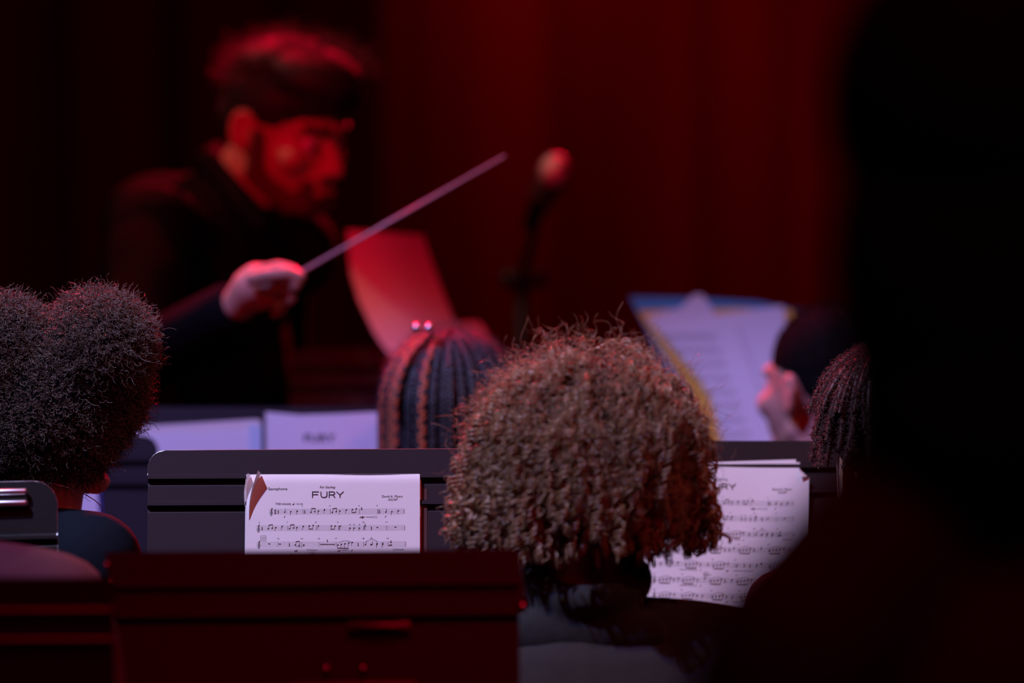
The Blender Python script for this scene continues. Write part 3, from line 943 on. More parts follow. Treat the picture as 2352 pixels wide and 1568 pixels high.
# plate with two bolts seen at the bottom, below the near desk
bp_ = MB()
pts = []
for k in range(9):
    a = -0.5 + k / 8
    pts.append(a)
Vp = []; Fp = []
for i, a in enumerate(pts):
    for v in (0.084, 0.088, 0.094, 0.098):
        Vp.append(on_desk(S4, 0.075 + a * 0.07, v, 0.004 + (0.006 if v in (0.088, 0.094) else 0.0) * (1 - (2 * a) ** 2)))
for i in range(8):
    for k in range(3): Fp.append((i * 4 + k, i * 4 + k + 1, i * 4 + k + 5, i * 4 + k + 4))
obj('ridge', np.array(Vp), Fp, 'plastic', S4['t'], label='low curved glossy ridge on the desk')
MB().cap(on_desk(S4, -0.02, 0.157, 0.003), on_desk(S4, 0.115, 0.157, 0.003), 0.0045, 0.0045, 12).put('rib', 'plastic', S4['t'], label='raised glossy rib added low on the desk for its red glint')  # rib added so its top catches a red glint
for u in (0.017, 0.0575):
    MB().ell(on_desk(S4, u, 0.138, 0.003), (0.004, 0.004, 0.004)).put('bolt', 'steel', S4['t'])

# ================================================================== lower left stand with pale ribs
S5 = stand('very dark music stand at the bottom left corner in front of the grey sleeve', (0, 1326), 6.05, 0.244, math.radians(12), yaw=math.radians(2), h=0.34, m='stand_shaded', corner=0.006, ribs=(), edge=False)
for v in (0.036, 0.067):
    MB().cap(on_desk(S5, -0.12, v, 0.002), on_desk(S5, 0.118, v, 0.002), 0.003, 0.003, 10).put('rib', 'rib_metal' if 'rib_metal' in M else 'steel', S5['t'], label='pale rib along the desk')

# ================================================================== far stands with papers
S6 = stand('dark music stand with pale folder, directly behind the focused stand', (600, 934), 8.15, 0.50, math.radians(20), h=0.33, edge=False, m='stand_shaded')


def plate(name, S, pts, n, m, parent, th=0.0008, label=None, D=None):
    """flat card lying in the plane of desk S; pts are desk coordinates (u, v)"""
    V = [on_desk(S, u, v, n) for u, v in pts]
    k = len(V)
    V += [v - S['n'] * th for v in V]
    F = [tuple(range(k - 1, -1, -1)), tuple(range(k, 2 * k))] + [(i, (i + 1) % k, k + (i + 1) % k, k + i) for i in range(k)]
    return obj(name, np.array(V), F, m, parent, False, label)


def dk(S, px, py, top, scale):
    return ((px - top[0]) / scale, (py - top[1]) / scale)


k6 = FPX / 8.14
d6 = lambda x, y: dk(S6, x, y, (600, 934), k6)
f1 = thing('music_folder', 'pale lavender-lit open folder with orange left edge between afro and braided player', 'folder', on_desk(S6, -0.12, 0.30, 0.01))
plate('cover', S6, [d6(258, 1008), d6(320, 1000), d6(345, 1300), d6(300, 1300)], 0.002, 'orange_card', f1, label='orange card edge')
plate('cover', S6, [d6(268, 1000), d6(330, 1000), d6(345, 1300), d6(306, 1300)], 0.0035, 'strip', f1, label='rust red card edge')
plate('page', S6, [d6(272, 984), d6(440, 975), d6(585, 966), d6(600, 968), d6(606, 1300), d6(322, 1300)], 0.006, 'paper_cream', f1)
plate('page', S6, [d6(290, 1002), d6(575, 992), d6(582, 1300), d6(330, 1300)], 0.008, 'paper', f1)
for yy in (1068, 1145):
    plate('tab', S6, [d6(322 + (yy - 1068) * .14, yy), d6(372, yy), d6(376, yy + 46), d6(328 + (yy - 1068) * .14, yy + 46)], 0.0095, 'yellow_card', f1, label='yellow index tab')
plate('page', S6, [d6(574, 978), d6(602, 984), d6(606, 1300), d6(580, 1300)], 0.0095, 'blue_pale' if 'blue_pale' in M else 'paper', f1)
f2 = thing('sheet_music', 'pale sheet standing behind the focused stand, left of the braided player', 'sheet music', on_desk(S6, 0.09, 0.30, 0.01))
plate('page', S6, [d6(611, 951), d6(690, 958), d6(760, 956), d6(890, 950), d6(905, 1300), d6(618, 1300)], 0.012, 'paper', f2)
pr = Print()
pr.text('FURY', 0, 0.045, 0.0, 0.011, 0, 0.03)
pr.line(-0.075, 0.03, 0.10, 0.03, 0.0006, 3)
o6 = d6(700, 1021)
V = [on_desk(S6, o6[0] + u, o6[1] + v, 0.0126) for u, v in pr.V]
obj('printed_music', np.array(V), pr.F, 'ink', f2, False, label='faint printed heading')

S7 = stand('music stand at far left behind the afro, holding a pale page with blue edge', (70, 1000), 8.0, 0.36, math.radians(20), h=0.33, edge=False, m='stand_shaded')
d7 = lambda x, y: dk(S7, x, y, (70, 1000), FPX / 7.99)
f3 = thing('music_folder', 'pale page with dark blue edge beneath the afro, beside the neck', 'folder', on_desk(S7, 0.02, 0.30, 0.01))
plate('cover', S7, [d7(60, 1030), d7(228, 1030), d7(250, 1330), d7(70, 1330)], 0.003, 'blue_deep' if 'blue_deep' in M else 'blue_card', f3, label='deep blue cover edge')
plate('page', S7, [d7(60, 1028), d7(220, 1028), d7(240, 1330), d7(70, 1330)], 0.006, 'paper', f3)

# far right folder: blue cover, yellow book and loose sheets
S8 = stand('far music stand carrying blue folder and yellow book, beside the short-haired boy', (1745, 706), 8.75, 0.34, math.radians(24), yaw=math.radians(-6), h=0.36, edge=False, m='stand_shaded')
k8 = FPX / 8.62
d8 = lambda x, y: dk(S8, x, y, (1745, 706), k8)
f4 = thing('music_folder', 'open blue folder with yellow book on the stand beside the short-haired boy', 'folder', on_desk(S8, 0.0, 0.30, 0.01))
plate('cover', S8, [d8(1440, 684), d8(1600, 686), d8(1740, 694), d8(1815, 710), d8(1900, 1060), d8(1640, 1060)], 0.004, 'blue_card', f4, 0.003, label='blue folder cover')
plate('cover', S8, [d8(1462, 722), d8(1560, 716), d8(1700, 712), d8(1822, 716), d8(1900, 1060), d8(1625, 1060), d8(1583, 915)], 0.008, 'yellow_card', f4, 0.003, label='yellow book cover')
f5 = thing('sheet_music', 'loose overlapping sheets lying in the open blue folder', 'sheet music', on_desk(S8, 0.0, 0.30, 0.02))
plate('page', S8, [d8(1482, 738), d8(1560, 716), d8(1592, 682), d8(1612, 682), d8(1640, 725), d8(1790, 1050), d8(1672, 1050), d8(1660, 1010), d8(1634, 915)], 0.013, 'paper', f5)
plate('page', S8, [d8(1640, 730), d8(1700, 722), d8(1800, 706), d8(1860, 1050), d8(1700, 1050)], 0.011, 'paper', f5)
plate('page', S8, [d8(1530, 765), d8(1690, 745), d8(1800, 1050), d8(1715, 1050)], 0.0155, 'paper', f5)
pr = Print()
for k in range(9):
    y = 0.03 + 0.022 * k
    for j in range(5): pr.line(0.02 + 0.008 * k, y + 0.0017 * j, 0.11 + 0.008 * k, y + 0.0017 * j, 0.0003, 3)
    for j in range(12): pr.oval(0.027 + 0.008 * k + j * 0.007, y + random.random() * 0.006, 0.0012, 0.0009)
o8 = d8(1482, 738)
obj('printed_music', np.array([on_desk(S8, o8[0] + u, o8[1] + v, 0.0162) for u, v in pr.V]), pr.F, 'ink', f5, False, label='faint printed staves')

# ================================================================== seated players
# afro
hc = P(112, 952, 7.18)
A, HXA, XA = seated('person with a large dark afro and navy shirt at the left picture edge', hc, -0.75, 'skin_fair', 'navy', 1.44, hs=0.96, width=0.76, top_name='shirt', sleeve='long', neck_dx=0.01)
k7 = FPX / 7.18
LC = [P(225, 800, 7.16), P(5, 812, 7.16), P(112, 930, 7.18), P(215, 905, 7.2), P(20, 930, 7.2)]
LR = [(128 / k7, 0.095, 128 / k7), (120 / k7, 0.085, 128 / k7), (190 / k7, 0.120, 200 / k7), (118 / k7, 0.09, 125 / k7), (150 / k7, 0.09, 130 / k7)]
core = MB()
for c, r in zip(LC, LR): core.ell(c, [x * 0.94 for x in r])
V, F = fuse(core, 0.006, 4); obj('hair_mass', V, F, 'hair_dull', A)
frizz('afro_hair', A, 'hair_afro', LC, LR, 40000, 12, 21, length=(0.009, 0.019), helix=0.0020, turns=(1.5, 3.2), tube_r=0.00048, depth=(0.90, 1.0), out=0.6, label='tight dark coils standing out all round')
frizz('nape_hair', A, 'hair_afro', [P(150, 1030, 7.14)], [(0.055, 0.05, 0.035)], 900, 14, 22, length=(0.012, 0.025), helix=0.002, turns=(2, 4), tube_r=0.0005, depth=(0.7, 1.0))
nk = MB(); ring = []
for k in range(25):
    a = 2 * math.pi * k / 24
    ring.append(Vector((hc.x + 0.012 + 0.057 * math.cos(a), hc.y - 0.030 + 0.057 * math.sin(a), hc.z - 0.105 + 0.02 * math.cos(a + 2.2) + 0.012 * math.sin(a) * -1)))
nk.tube(ring, 0.0006, 6, False)
nk.put('necklace', 'steel', A)
chair_at(Vector((hc.x, hc.y - 0.02, 0)), 0.05, 'black chair under the player with the large afro')

# curly
hc = P(1345, 1062, 6.80)
B_, HXB, XB = seated('person with big brown curly hair and dark hoodie in the centre', hc, 0.0, 'skin_tan', 'hoodie', 1.36, hs=0.98, width=1.08, shoulder_drop=0.022, top_name='hoodie', neck_dx=0.0)
kc = FPX / 6.78
c0 = np.array(P(1345, 1052, 6.80))
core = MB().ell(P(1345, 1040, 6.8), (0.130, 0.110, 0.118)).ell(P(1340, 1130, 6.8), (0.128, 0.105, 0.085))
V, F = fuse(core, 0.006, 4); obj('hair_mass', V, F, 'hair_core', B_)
shell_hair('curly_hair', B_, 'hair_brown', c0, (0.138, 0.124, 0.136), 560, 60, 96, (0.80, 1.04), c0[2] - 0.100, 0.0050, 0.022, 0.0013, 31, sides=4, label='brown ringlets', length=(0.08, 0.15), swirl=0.25, clump=5, flare_=0.10, jitter=0.008)
shell_hair('fine_curls', B_, 'hair_brown', c0, (0.140, 0.126, 0.138), 700, 50, 96, (0.93, 1.03), c0[2] - 0.094, 0.0055, 0.020, 0.0008, 34, sides=4, label='finer brown curls', length=(0.05, 0.11), swirl=0.4, flare_=0.12)
shell_hair('curl_flyaways', B_, 'hair_brown', c0, (0.144, 0.128, 0.141), 500, 34, 95, (0.98, 1.05), None, 0.0065, 0.022, 0.0003, 32, sides=3, label='fine flyaway curls', length=(0.04, 0.09), swirl=0.9)
frizz('crown_frizz', B_, 'hair_brown', [c0], [(0.140, 0.126, 0.138)], 700, 22, 33, length=(0.015, 0.040), helix=0.006, turns=(0.8, 2.0), tube_r=0.00030, depth=(0.97, 1.02), up_only=1, label='frizzy loops over the crown')
# long loose ringlets at the lower right and lower left
g = np.random.default_rng(5)
N = 46
px = np.concatenate([g.uniform(1500, 1635, 26), g.uniform(1050, 1210, 20)]); py0 = np.concatenate([g.uniform(1040, 1130, 26), g.uniform(1080, 1150, 20)])
pth = []
for i in range(N):
    a = np.array(P(px[i], py0[i], 6.72 + g.random() * 0.1)); Lg = g.uniform(0.05, 0.085)
    s = np.linspace(0, 1, 44)[:, None]
    pth.append(a + np.array([g.normal() * 0.012, 0, -Lg]) * s)
pth = np.array(pth)
hr = g.uniform(0.005, 0.009, N)
c1 = coil(pth, hr, g.uniform(2, 3.5, N), g.random(N) * 6)
paths = []; 
for j in range(4):
    paths.append(coil(c1, np.full(N, 0.0013), np.full(N, 0.3), np.full(N, j * 1.57)))
V, F = tubes(np.concatenate(paths), np.full((N * 4, 44), 0.0009), 5)
obj('loose_ringlets', V, F, 'hair_brown', B_, label='long loose ringlets at the ends')
# hood lying on the shoulders
hd = MB()
for k in range(26):
    a = 2 * math.pi * k / 26
    p = Vector((hc.x + 0.060 * math.cos(a), hc.y - 0.040 + 0.060 * math.sin(a), hc.z - 0.135 + 0.018 * math.sin(a)))
    a2 = 2 * math.pi * (k + 1) / 26
    p2 = Vector((hc.x + 0.060 * math.cos(a2), hc.y - 0.040 + 0.060 * math.sin(a2), hc.z - 0.135 + 0.018 * math.sin(a2)))
    hd.cap(p, p2, 0.021, 0.021, 10)
hd.ell((hc.x, hc.y - 0.085, hc.z - 0.195), (0.10, 0.030, 0.045))
V, F = fuse(hd, 0.006, 3); obj('hood', V, F, 'hoodie', B_)
chair_at(Vector((hc.x, hc.y - 0.02, 0)), 0.0, 'black chair under the curly-haired player')

# braids
hc = P(1032, 962, 7.98)
Cb, HXC, XC = seated('person with black and copper box braids behind the focused stand', hc, 0.0, 'skin_brown', 'black_cloth', 1.25, hs=0.90, width=0.85)
kb = FPX / 7.95
c0 = np.array(P(1032, 925, 7.98)); a_, b_, h_ = 0.090, 0.102, 0.092
MB().ell(c0, (a_, b_, h_)).put('hair_mass', 'braid_black', Cb)
g = np.random.default_rng(9)


def braid_paths(c, phi, r_off, L, th0):
    s = np.linspace(0, L, 120)
    th = th0 + s / 0.098
    eq = math.radians(86)
    over = np.maximum(0, th - eq) * 0.098
    t2 = np.minimum(th, eq)
    x = c[0] + (a_ + r_off) * np.sin(t2) * np.cos(phi); y = c[1] + (b_ + r_off) * np.sin(t2) * np.sin(phi); z = c[2] + (h_ + r_off) * np.cos(t2) - over
    return np.stack([x, y, z], -1)[None]


COPPER = {2: 1, 4: 1, 5: 1, 8: 1}
nb_ = 44
for i in range(nb_):
    phi = math.radians(180 + 6 + i * 352 / nb_) + g.normal() * 0.03          # from the left side round the back to the right, then the front
    layer = 0.012 if i in COPPER else 0.004 + 0.005 * (i % 2)
    ctr = braid_paths(c0, phi, layer, g.uniform(0.27, 0.33), 0.18 + 0.25 * (i % 3) * 0.5)
    k = ctr.shape[1]; s = np.linspace(0, 1, k)
    t = unit(np.gradient(ctr, axis=1)); ref = ctr - c0; ref[..., 2] *= 0.3
    nn = unit(np.cross(t, ref)); bb = np.cross(t, nn)
    strands = []
    for j in range(3):
        ph = s * 2 * math.pi * 15 + j * 2.094
        strands.append(ctr + nn * (0.0028 * np.sin(ph))[None, :, None] + bb * (0.0016 * np.sin(2 * ph))[None, :, None])
    copper = (i in COPPER) or (i >= 38 and i % 2 == 0)
    r_ = np.full((1, k), 0.0029)
    if copper:
        V, F = tubes(np.concatenate(strands[:2]), np.repeat(r_, 2, 0), 7); bo = obj('braid', V, F, 'braid_copper', Cb, label='copper and black braid')
        V, F = tubes(strands[2], r_, 7); obj('braid_strand', V, F, 'braid_black', bo)
    else:
        V, F = tubes(np.concatenate(strands), np.repeat(r_, 3, 0), 7); obj('braid', V, F, 'braid_black', Cb)
frizz('crown_fuzz', Cb, 'hair_afro', [c0 + np.array([0, 0, 0.012])], [(0.085, 0.10, 0.092)], 1500, 10, 61, length=(0.006, 0.014), helix=0.0015, turns=(1, 2), tube_r=0.0003, depth=(1.0, 1.06), up_only=1, label='short fuzz over the crown')
for px_, m_ in ((957, 'chrome'), (986, 'chrome')):
    MB().ell(P(px_, 753, 7.90), (0.0068, 0.0068, 0.0068)).put('hair_bead', m_, Cb, label='shiny round bead on top of the braids')
MB().tube([P(953, 755, 7.92), P(990, 755, 7.92), P(1000, 790, 7.97)], 0.002, 8).put('hair_tie', 'braid_black', Cb)
chair_at(Vector((hc.x, hc.y - 0.02, 0)), 0.0, 'black chair under the player with copper braids')

# short-haired boy turned left
hc = P(1886, 897, 8.32)
Db, HXD, XD = seated('person with short cropped dark hair, head turned left, beside the blue folder', hc, 0.35, 'skin_fair', 'black_cloth', 1.22, head_yaw=0.38, head_pitch=0.0, hs=1.0, width=0.9)
hm = MB()
for kx in range(1):
    hm.ell((0, -0.022, 0.043), (0.081, 0.096, 0.084)); hm.ell((0, -0.045, 0.022), (0.076, 0.068, 0.050))
V, F = fuse(hm, 0.004, 2)
F = [f for f in F if all(V[i][2] > (0.034 if V[i][1] > -0.004 else 0.034 - 0.075 * min(1.0, (-0.004 - V[i][1]) / 0.05)) for i in f)]
V = np.array([HXD @ Vector(v) for v in V]); obj('cropped_hair', V, F, 'fade', Db)
frizz('hair_stubble', Db, 'fade', [HXD @ Vector((0, -0.022, 0.043))], [(0.083, 0.090, 0.086)], 3500, 5, 41, length=(0.004, 0.009), helix=0.0003, turns=(0.2, 0.5), tube_r=0.0003, depth=(0.98, 1.0), up_only=1)
chair_at(Vector((hc.x, hc.y - 0.02, 0)), 0.35, 'black chair under the short-haired player')

# person with locs
hc = P(2033, 975, 7.12)
Eb, HXE, XE = seated('person with short dark twisted locs beside the big dark silhouette', hc, 0.0, 'skin_tan', 'black_cloth', 1.36, hs=0.93, width=0.72, shoulder_drop=0.02, neck_dx=-0.012)
c0 = np.array(P(2033, 950, 7.10)); g = np.random.default_rng(12)
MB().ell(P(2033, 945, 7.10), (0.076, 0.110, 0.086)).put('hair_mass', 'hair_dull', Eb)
NL = 60
for i in range(NL):
    th0 = g.uniform(0.1, 1.0); ph = g.uniform(math.pi * 0.70, math.pi * 2.05)
    L = g.uniform(0.085, 0.135)
    s_ = np.linspace(0, L, 26); R0 = 0.078
    th = th0 + s_ / R0; over = np.maximum(0, th - 1.45) * R0; t2 = np.minimum(th, 1.45)
    fl = 0.006 + 0.016 * (s_ / L) ** 2 * g.uniform(0.1, 1.2)
    a0 = ph + 0.5 * (s_ / L) * g.normal() * 0.25
    pth = np.stack([c0[0] + (0.072 + fl) * np.sin(t2) * np.cos(a0), c0[1] + (0.106 + fl) * np.sin(t2) * np.sin(a0), c0[2] + (0.082 + fl) * np.cos(t2) - over], -1)[None]
    s = np.linspace(0, 1, 26)[:, None]
    rp = 0.0036 * (1 - 0.35 * s[:, 0])[None] * g.uniform(0.8, 1.2)
    body_ = tubes(pth, rp, 8)
    M_ = 300
    idx = g.integers(0, 25, M_)
    q0 = pth[0, idx] + g.normal(size=(M_, 3)) * 0.0015
    dr = unit(g.normal(size=(M_, 3)) + np.array([0, -0.3, 0]))
    fz = q0[:, None, :] + dr[:, None, :] * np.linspace(0, 0.0070, 9)[None, :, None]
    fz = coil(fz, np.full(M_, 0.0014), g.uniform(1, 2.2, M_), g.random(M_) * 6)
    V2_, F2_ = tubes(fz, np.full((M_, 9), 0.0003), 3)
    V = np.concatenate([body_[0], V2_]); F = np.concatenate([body_[1], F2_ + len(body_[0])])
    obj('loc', V, F, 'locs', Eb)
chair_at(Vector((hc.x, hc.y - 0.02, 0)), 0.0, 'black chair under the player with twisted locs')

# person in the grey top, mostly outside the left edge
hc = P(-215, 950, 6.55)
Gb, HXG, XG = seated('person in a grey lavender top whose sleeve shows at the bottom left', hc, 0.0, 'skin_brown', 'grey_shirt', 1.52, hs=1.0, width=1.06, shoulder_drop=0.022, arm_out=0.03, sleeve='long')
MB().ell(HXG @ Vector((0, -0.02, 0.04)), (0.085, 0.10, 0.085)).put('cropped_hair', 'hair_black', Gb)
chair_at(Vector((hc.x, hc.y - 0.02, 0)), 0.0, 'black chair under the person in the grey top')

# ================================================================== big dark silhouette close to the camera, right
hc = P(2215, 330, 4.0)
t = thing('person', 'person standing close as a big blurred black silhouette along the right edge', 'person', (hc.x, hc.y, 0))
c = hc
def sil(g_, arms_only=False):
    b = MB()
    nb = c + Vector((0, 0, -0.22)); 
    b.cap(nb, c + Vector((0, 0, -0.06)), 0.06, 0.055)
    b.ell(c + Vector((0, 0, -0.50)), (0.14 + g_, 0.17 + g_, 0.22 + g_)); b.ell(c + Vector((0, 0, -0.80)), (0.15 + g_, 0.15 + g_, 0.18 + g_))
    for q in (-1, 1):
        sh = c + Vector((q * 0.125, q * 0.13, -0.345)); el = c + Vector((q * 0.20, q * 0.17 + 0.02, -0.62)); wr = c + Vector((q * 0.16, 0.22, -0.70))
        b.cap(nb + Vector((q * 0.02, 0, -0.03)), sh, 0.055 + g_, 0.055 + g_); b.cap(sh, el, 0.056 + g_, 0.042 + g_); b.cap(el, wr, 0.040 + g_, 0.028 + g_)
    return b
b = sil(0)
for q in (-1, 1):
    b.cap(c + Vector((q * 0.09, 0, -0.88)), c + Vector((q * 0.10, 0.02, -1.36)), 0.09, 0.062); b.cap(c + Vector((q * 0.10, 0.02, -1.36)), Vector((c.x + q * 0.10, c.y, 0.10)), 0.060, 0.042)
    b.cap((c.x + q * 0.10, c.y, 0.05), (c.x + q * 0.12, c.y + 0.15, 0.045), 0.038, 0.032)
    hand_shapes(b, c + Vector((q * 0.16, 0.22, -0.70)), Vector((-q * 0.4, 0.9, 0.05)), Vector((-q, 0, -0.3)), q)
head_shapes(b, Matrix.Translation(c), 1.0)
V, F = fuse(b, 0.007, 2); obj('body', V, F, 'skin_brown', t)
V, F = fuse(sil(0.014), 0.009, 3); obj('jacket', V, F, 'black_cloth', t)
b = MB(); b.ell(c + Vector((0, 0, -0.90)), (0.16, 0.15, 0.13))
for q in (-1, 1):
    b.cap(c + Vector((q * 0.09, 0, -0.90)), c + Vector((q * 0.10, 0.02, -1.36)), 0.102, 0.076); b.cap(c + Vector((q * 0.10, 0.02, -1.36)), Vector((c.x + q * 0.10, c.y, 0.12)), 0.074, 0.06)
V, F = fuse(b, 0.010, 2); obj('trousers', V, F, 'black_cloth', t)
for q in (-1, 1):
    b = MB().cap((c.x + q * 0.10, c.y - 0.03, 0.048), (c.x + q * 0.12, c.y + 0.16, 0.044), 0.048, 0.043); V, F = fuse(b, 0.008, 1); V[:, 2] -= V[:, 2].min(); obj('shoe', V, F, 'shoe', t)
b = MB().ell(c + Vector((0, -0.015, 0.03)), (0.100, 0.115, 0.115)).ell(c + Vector((0, -0.05, -0.08)), (0.098, 0.072, 0.15)).ell(c + Vector((0, -0.06, -0.17)), (0.085, 0.055, 0.11))
V, F = fuse(b, 0.007, 4); obj('long_hair', V, F, 'hair_dull', t)
for q in (-1, 1):
    MB().ell(c + Vector((q * 0.031, 0.071, 0.004)), (0.012, 0.012, 0.012)).put('eye', 'eye', t)

# ================================================================== conductor
DC = 8.8
kd = FPX / DC
HC = P(655, 300, DC)
t = thing('person', 'conductor in black with dark swept hair and beard, bending forward in red light', 'person', (P(500, 1000, 8.85).x, P(500, 1000, 8.85).y, 0))
# facing right (+X), turned towards the lens, chin down
fw = Matrix.Rotation(math.radians(-90 - 38), 4, 'Z') @ Matrix.Rotation(math.radians(-16), 4, 'X')
HXK = Matrix.Translation(HC) @ fw
nb = P(535, 480, 8.88); shR = P(352, 530, 8.66); shL = P(610, 560, 9.08); ch = P(450, 640, 8.88); pv = P(470, 1075, 8.95)
elR = P(318, 840, 8.45); wrR = P(545, 700, 8.24); elL = P(640, 880, 9.05); wrL = P(840, 930, 8.85)


def ctorso(b, g_):
    b.ell(pv, (0.15 + g_, 0.16 + g_, 0.13 + g_)); b.ell(pv.lerp(ch, 0.5), (0.135 + g_, 0.15 + g_, 0.19 + g_)); b.ell(ch, (0.14 + g_, 0.19 + g_, 0.155 + g_))
    for sh in (shR, shL):
        b.cap(nb + Vector((-0.03, 0, -0.045)), sh, 0.050 + g_, 0.056 + g_); b.cap(sh, ch, 0.06 + g_, 0.11 + g_)
    b.ell(P(375, 500, 8.82), (0.085 + g_, 0.12, 0.055 + g_))


def carms(b, g_):
    for sh, el, wr in ((shR, elR, wrR), (shL, elL, wrL)):
        b.cap(sh, el, 0.055 + g_, 0.042 + g_); b.cap(el, wr.lerp(el, 0.10), 0.040 + g_, 0.030 + g_)


b = MB(); ctorso(b, 0); carms(b, 0)
for wr, el in ((wrR, elR), (wrL, elL)): b.cap(el, wr, 0.038, 0.026)
b.cap(P(535, 470, 8.87), HXK @ Vector((0, -0.022, -0.045)), 0.062, 0.058)
b.cap(P(560, 480, 8.86), HXK @ Vector((0, 0.0, -0.06)), 0.042, 0.042)
head_shapes(b, HXK, 1.04)
for q in (-1, 1):
    hip = pv + Vector((0, q * 0.09, -0.08)); kn = Vector((pv.x + 0.05, pv.y + q * 0.11, 0.50)); an = Vector((pv.x - 0.02, pv.y + q * 0.12, 0.09))
    b.cap(hip, kn, 0.088, 0.062); b.cap(kn, an, 0.058, 0.042); b.cap(an + Vector((0, 0, -0.04)), an + Vector((0.15, 0, -0.045)), 0.038, 0.032)
# right hand closed round the baton: palm, four curled fingers, thumb
pal = MB()
pal.cap(P(545, 700, 8.24), P(578, 662, 8.22), 0.025, 0.031)
pal.ell(P(592, 660, 8.215), (0.034, 0.020, 0.036))
fing = [
    [P(603, 622, 8.195), P(640, 612, 8.175), P(672, 620, 8.165), P(690, 634, 8.17)],
    [P(612, 640, 8.20), P(652, 634, 8.165), P(680, 655, 8.155), P(664, 676, 8.17)],
    [P(608, 666, 8.21), P(650, 664, 8.175), P(668, 688, 8.17), P(646, 704, 8.185)],
    [P(598, 692, 8.225), P(636, 694, 8.195), P(648, 714, 8.19), P(628, 724, 8.20)],
]
for j, f in enumerate(fing):
    r0 = (0.0105, 0.0105, 0.0100, 0.009)[j]
    for q in range(3): pal.cap(f[q], f[q + 1], r0 - 0.0009 * q, r0 - 0.0009 * (q + 1), 8)
th = [P(580, 640, 8.17), P(622, 630, 8.15), P(658, 628, 8.15), P(690, 636, 8.155)]
for q in range(3): pal.cap(th[q], th[q + 1], 0.0125 - 0.0012 * q, 0.0115 - 0.0012 * q, 8)
b.add(pal.V, pal.F)
hand_shapes(b, wrL, (wrL - elL), Vector((0, 0, -1)), -1, curl=0.35)
V, F = fuse(b, 0.0045, 3); obj('body', V, F, 'skin_tan', t)
for q in (-1, 1):
    e = MB().ell((q * 0.031, 0.073, 0.004), (0.0125, 0.0125, 0.0125)); e.xf(HXK @ Matrix.Scale(1.04, 4)); eo = e.put('eye', 'eye', t)
    i_ = MB().ell((q * 0.031, 0.083, 0.002), (0.006, 0.004, 0.006)); i_.xf(HXK @ Matrix.Scale(1.04, 4)); i_.put('iris', 'iris', eo)
    e = MB().cap((q * 0.014, 0.092, 0.028), (q * 0.048, 0.074, 0.030), 0.006, 0.0045); e.xf(HXK @ Matrix.Scale(1.04, 4)); e.put('eyebrow', 'hair_black', t)
b = MB().cap((-0.014, 0.098, -0.066), (0.014, 0.098, -0.066), 0.0055); b.xf(HXK @ Matrix.Scale(1.04, 4)); b.put('lips', 'lips', t)
b = MB()
b.cap((-0.026, 0.083, -0.056), (0.026, 0.083, -0.056), 0.010).cap((-0.02, 0.079, -0.088), (0.02, 0.079, -0.088), 0.019)
for q in (-1, 1):
    b.cap((q * 0.026, 0.085, -0.054), (q * 0.032, 0.074, -0.085), 0.008, 0.012); b.cap((q * 0.03, 0.064, -0.092), (q * 0.062, 0.012, -0.060), 0.018, 0.018); b.cap((q * 0.062, 0.012, -0.060), (q * 0.071, 0.006, 0.0), 0.017, 0.012)
b.xf(HXK @ Matrix.Scale(1.04, 4)); V, F = fuse(b, 0.004, 3); obj('beard', V, F, 'beard', t)
hb = MB().ell((0, -0.020, 0.048), (0.086, 0.100, 0.088)).ell((0, -0.045, 0.012), (0.080, 0.074, 0.062)).ell((0, 0.03, 0.100), (0.078, 0.085, 0.045))
hb.xf(HXK)
hb.ell(P(745, 190, DC), (98 / kd, 0.085, 76 / kd), Matrix.Rotation(math.radians(30), 3, 'Y'))
hb.ell(P(652, 150, DC), (118 / kd, 0.09, 72 / kd)).ell(P(700, 235, DC - 0.05), (110 / kd, 0.05, 34 / kd), Matrix.Rotation(math.radians(4), 3, 'Y'))
V, F = fuse(hb, 0.006, 4); obj('swept_hair', V, F, 'hair_black', t)
frizz('hair_strands', t, 'hair_black', [P(662, 190, DC), P(745, 190, DC)], [(140 / kd, 0.10, 108 / kd), (100 / kd, 0.09, 80 / kd)], 3000, 8, 51, length=(0.012, 0.030), helix=0.002, turns=(0.3, 1.0), tube_r=0.0005, depth=(0.93, 1.0), up_only=1)
c_ = MB(); ctorso(c_, 0.013); carms(c_, 0.012); c_.ell(P(655, 575, 8.88), (0.085, 0.095, 0.075)); c_.ell(P(600, 560, 8.86), (0.08, 0.10, 0.07))
V, F = fuse(c_, 0.008, 3); V += 0.002 * np.sin(V[:, [2, 0, 1]] * 42 + V[:, [1, 2, 0]] * 30); obj('jacket', V, F, 'suit', t)
cb = MB(); cb.cap(P(478, 372, 8.86), P(500, 345, 8.95), 0.020, 0.014); cb.cap(P(478, 376, 8.84), P(600, 520, 8.70), 0.024, 0.016); cb.cap(P(500, 345, 8.95), P(640, 520, 8.95), 0.014, 0.016); V, F = fuse(cb, 0.006, 2); obj('collar', V, F, 'suit', t)
b = MB(); b.ell(pv, (0.165, 0.175, 0.14))
for q in (-1, 1):
    hip = pv + Vector((0, q * 0.09, -0.08)); kn = Vector((pv.x + 0.05, pv.y + q * 0.11, 0.50)); an = Vector((pv.x - 0.02, pv.y + q * 0.12, 0.11))
    b.cap(hip, kn, 0.102, 0.078); b.cap(kn, an, 0.074, 0.060)
V, F = fuse(b, 0.010, 2); obj('trousers', V, F, 'suit', t)
for q in (-1, 1):
    b = MB().cap((pv.x - 0.05, pv.y + q * 0.12, 0.048), (pv.x + 0.16, pv.y + q * 0.12, 0.043), 0.047, 0.042); V, F = fuse(b, 0.008, 1); V[:, 2] -= V[:, 2].min(); obj('shoe', V, F, 'shoe', t)
bt = thing('baton', 'thin pale conducting baton held in the conductor\'s right hand', 'baton', P(640, 650, 8.16))
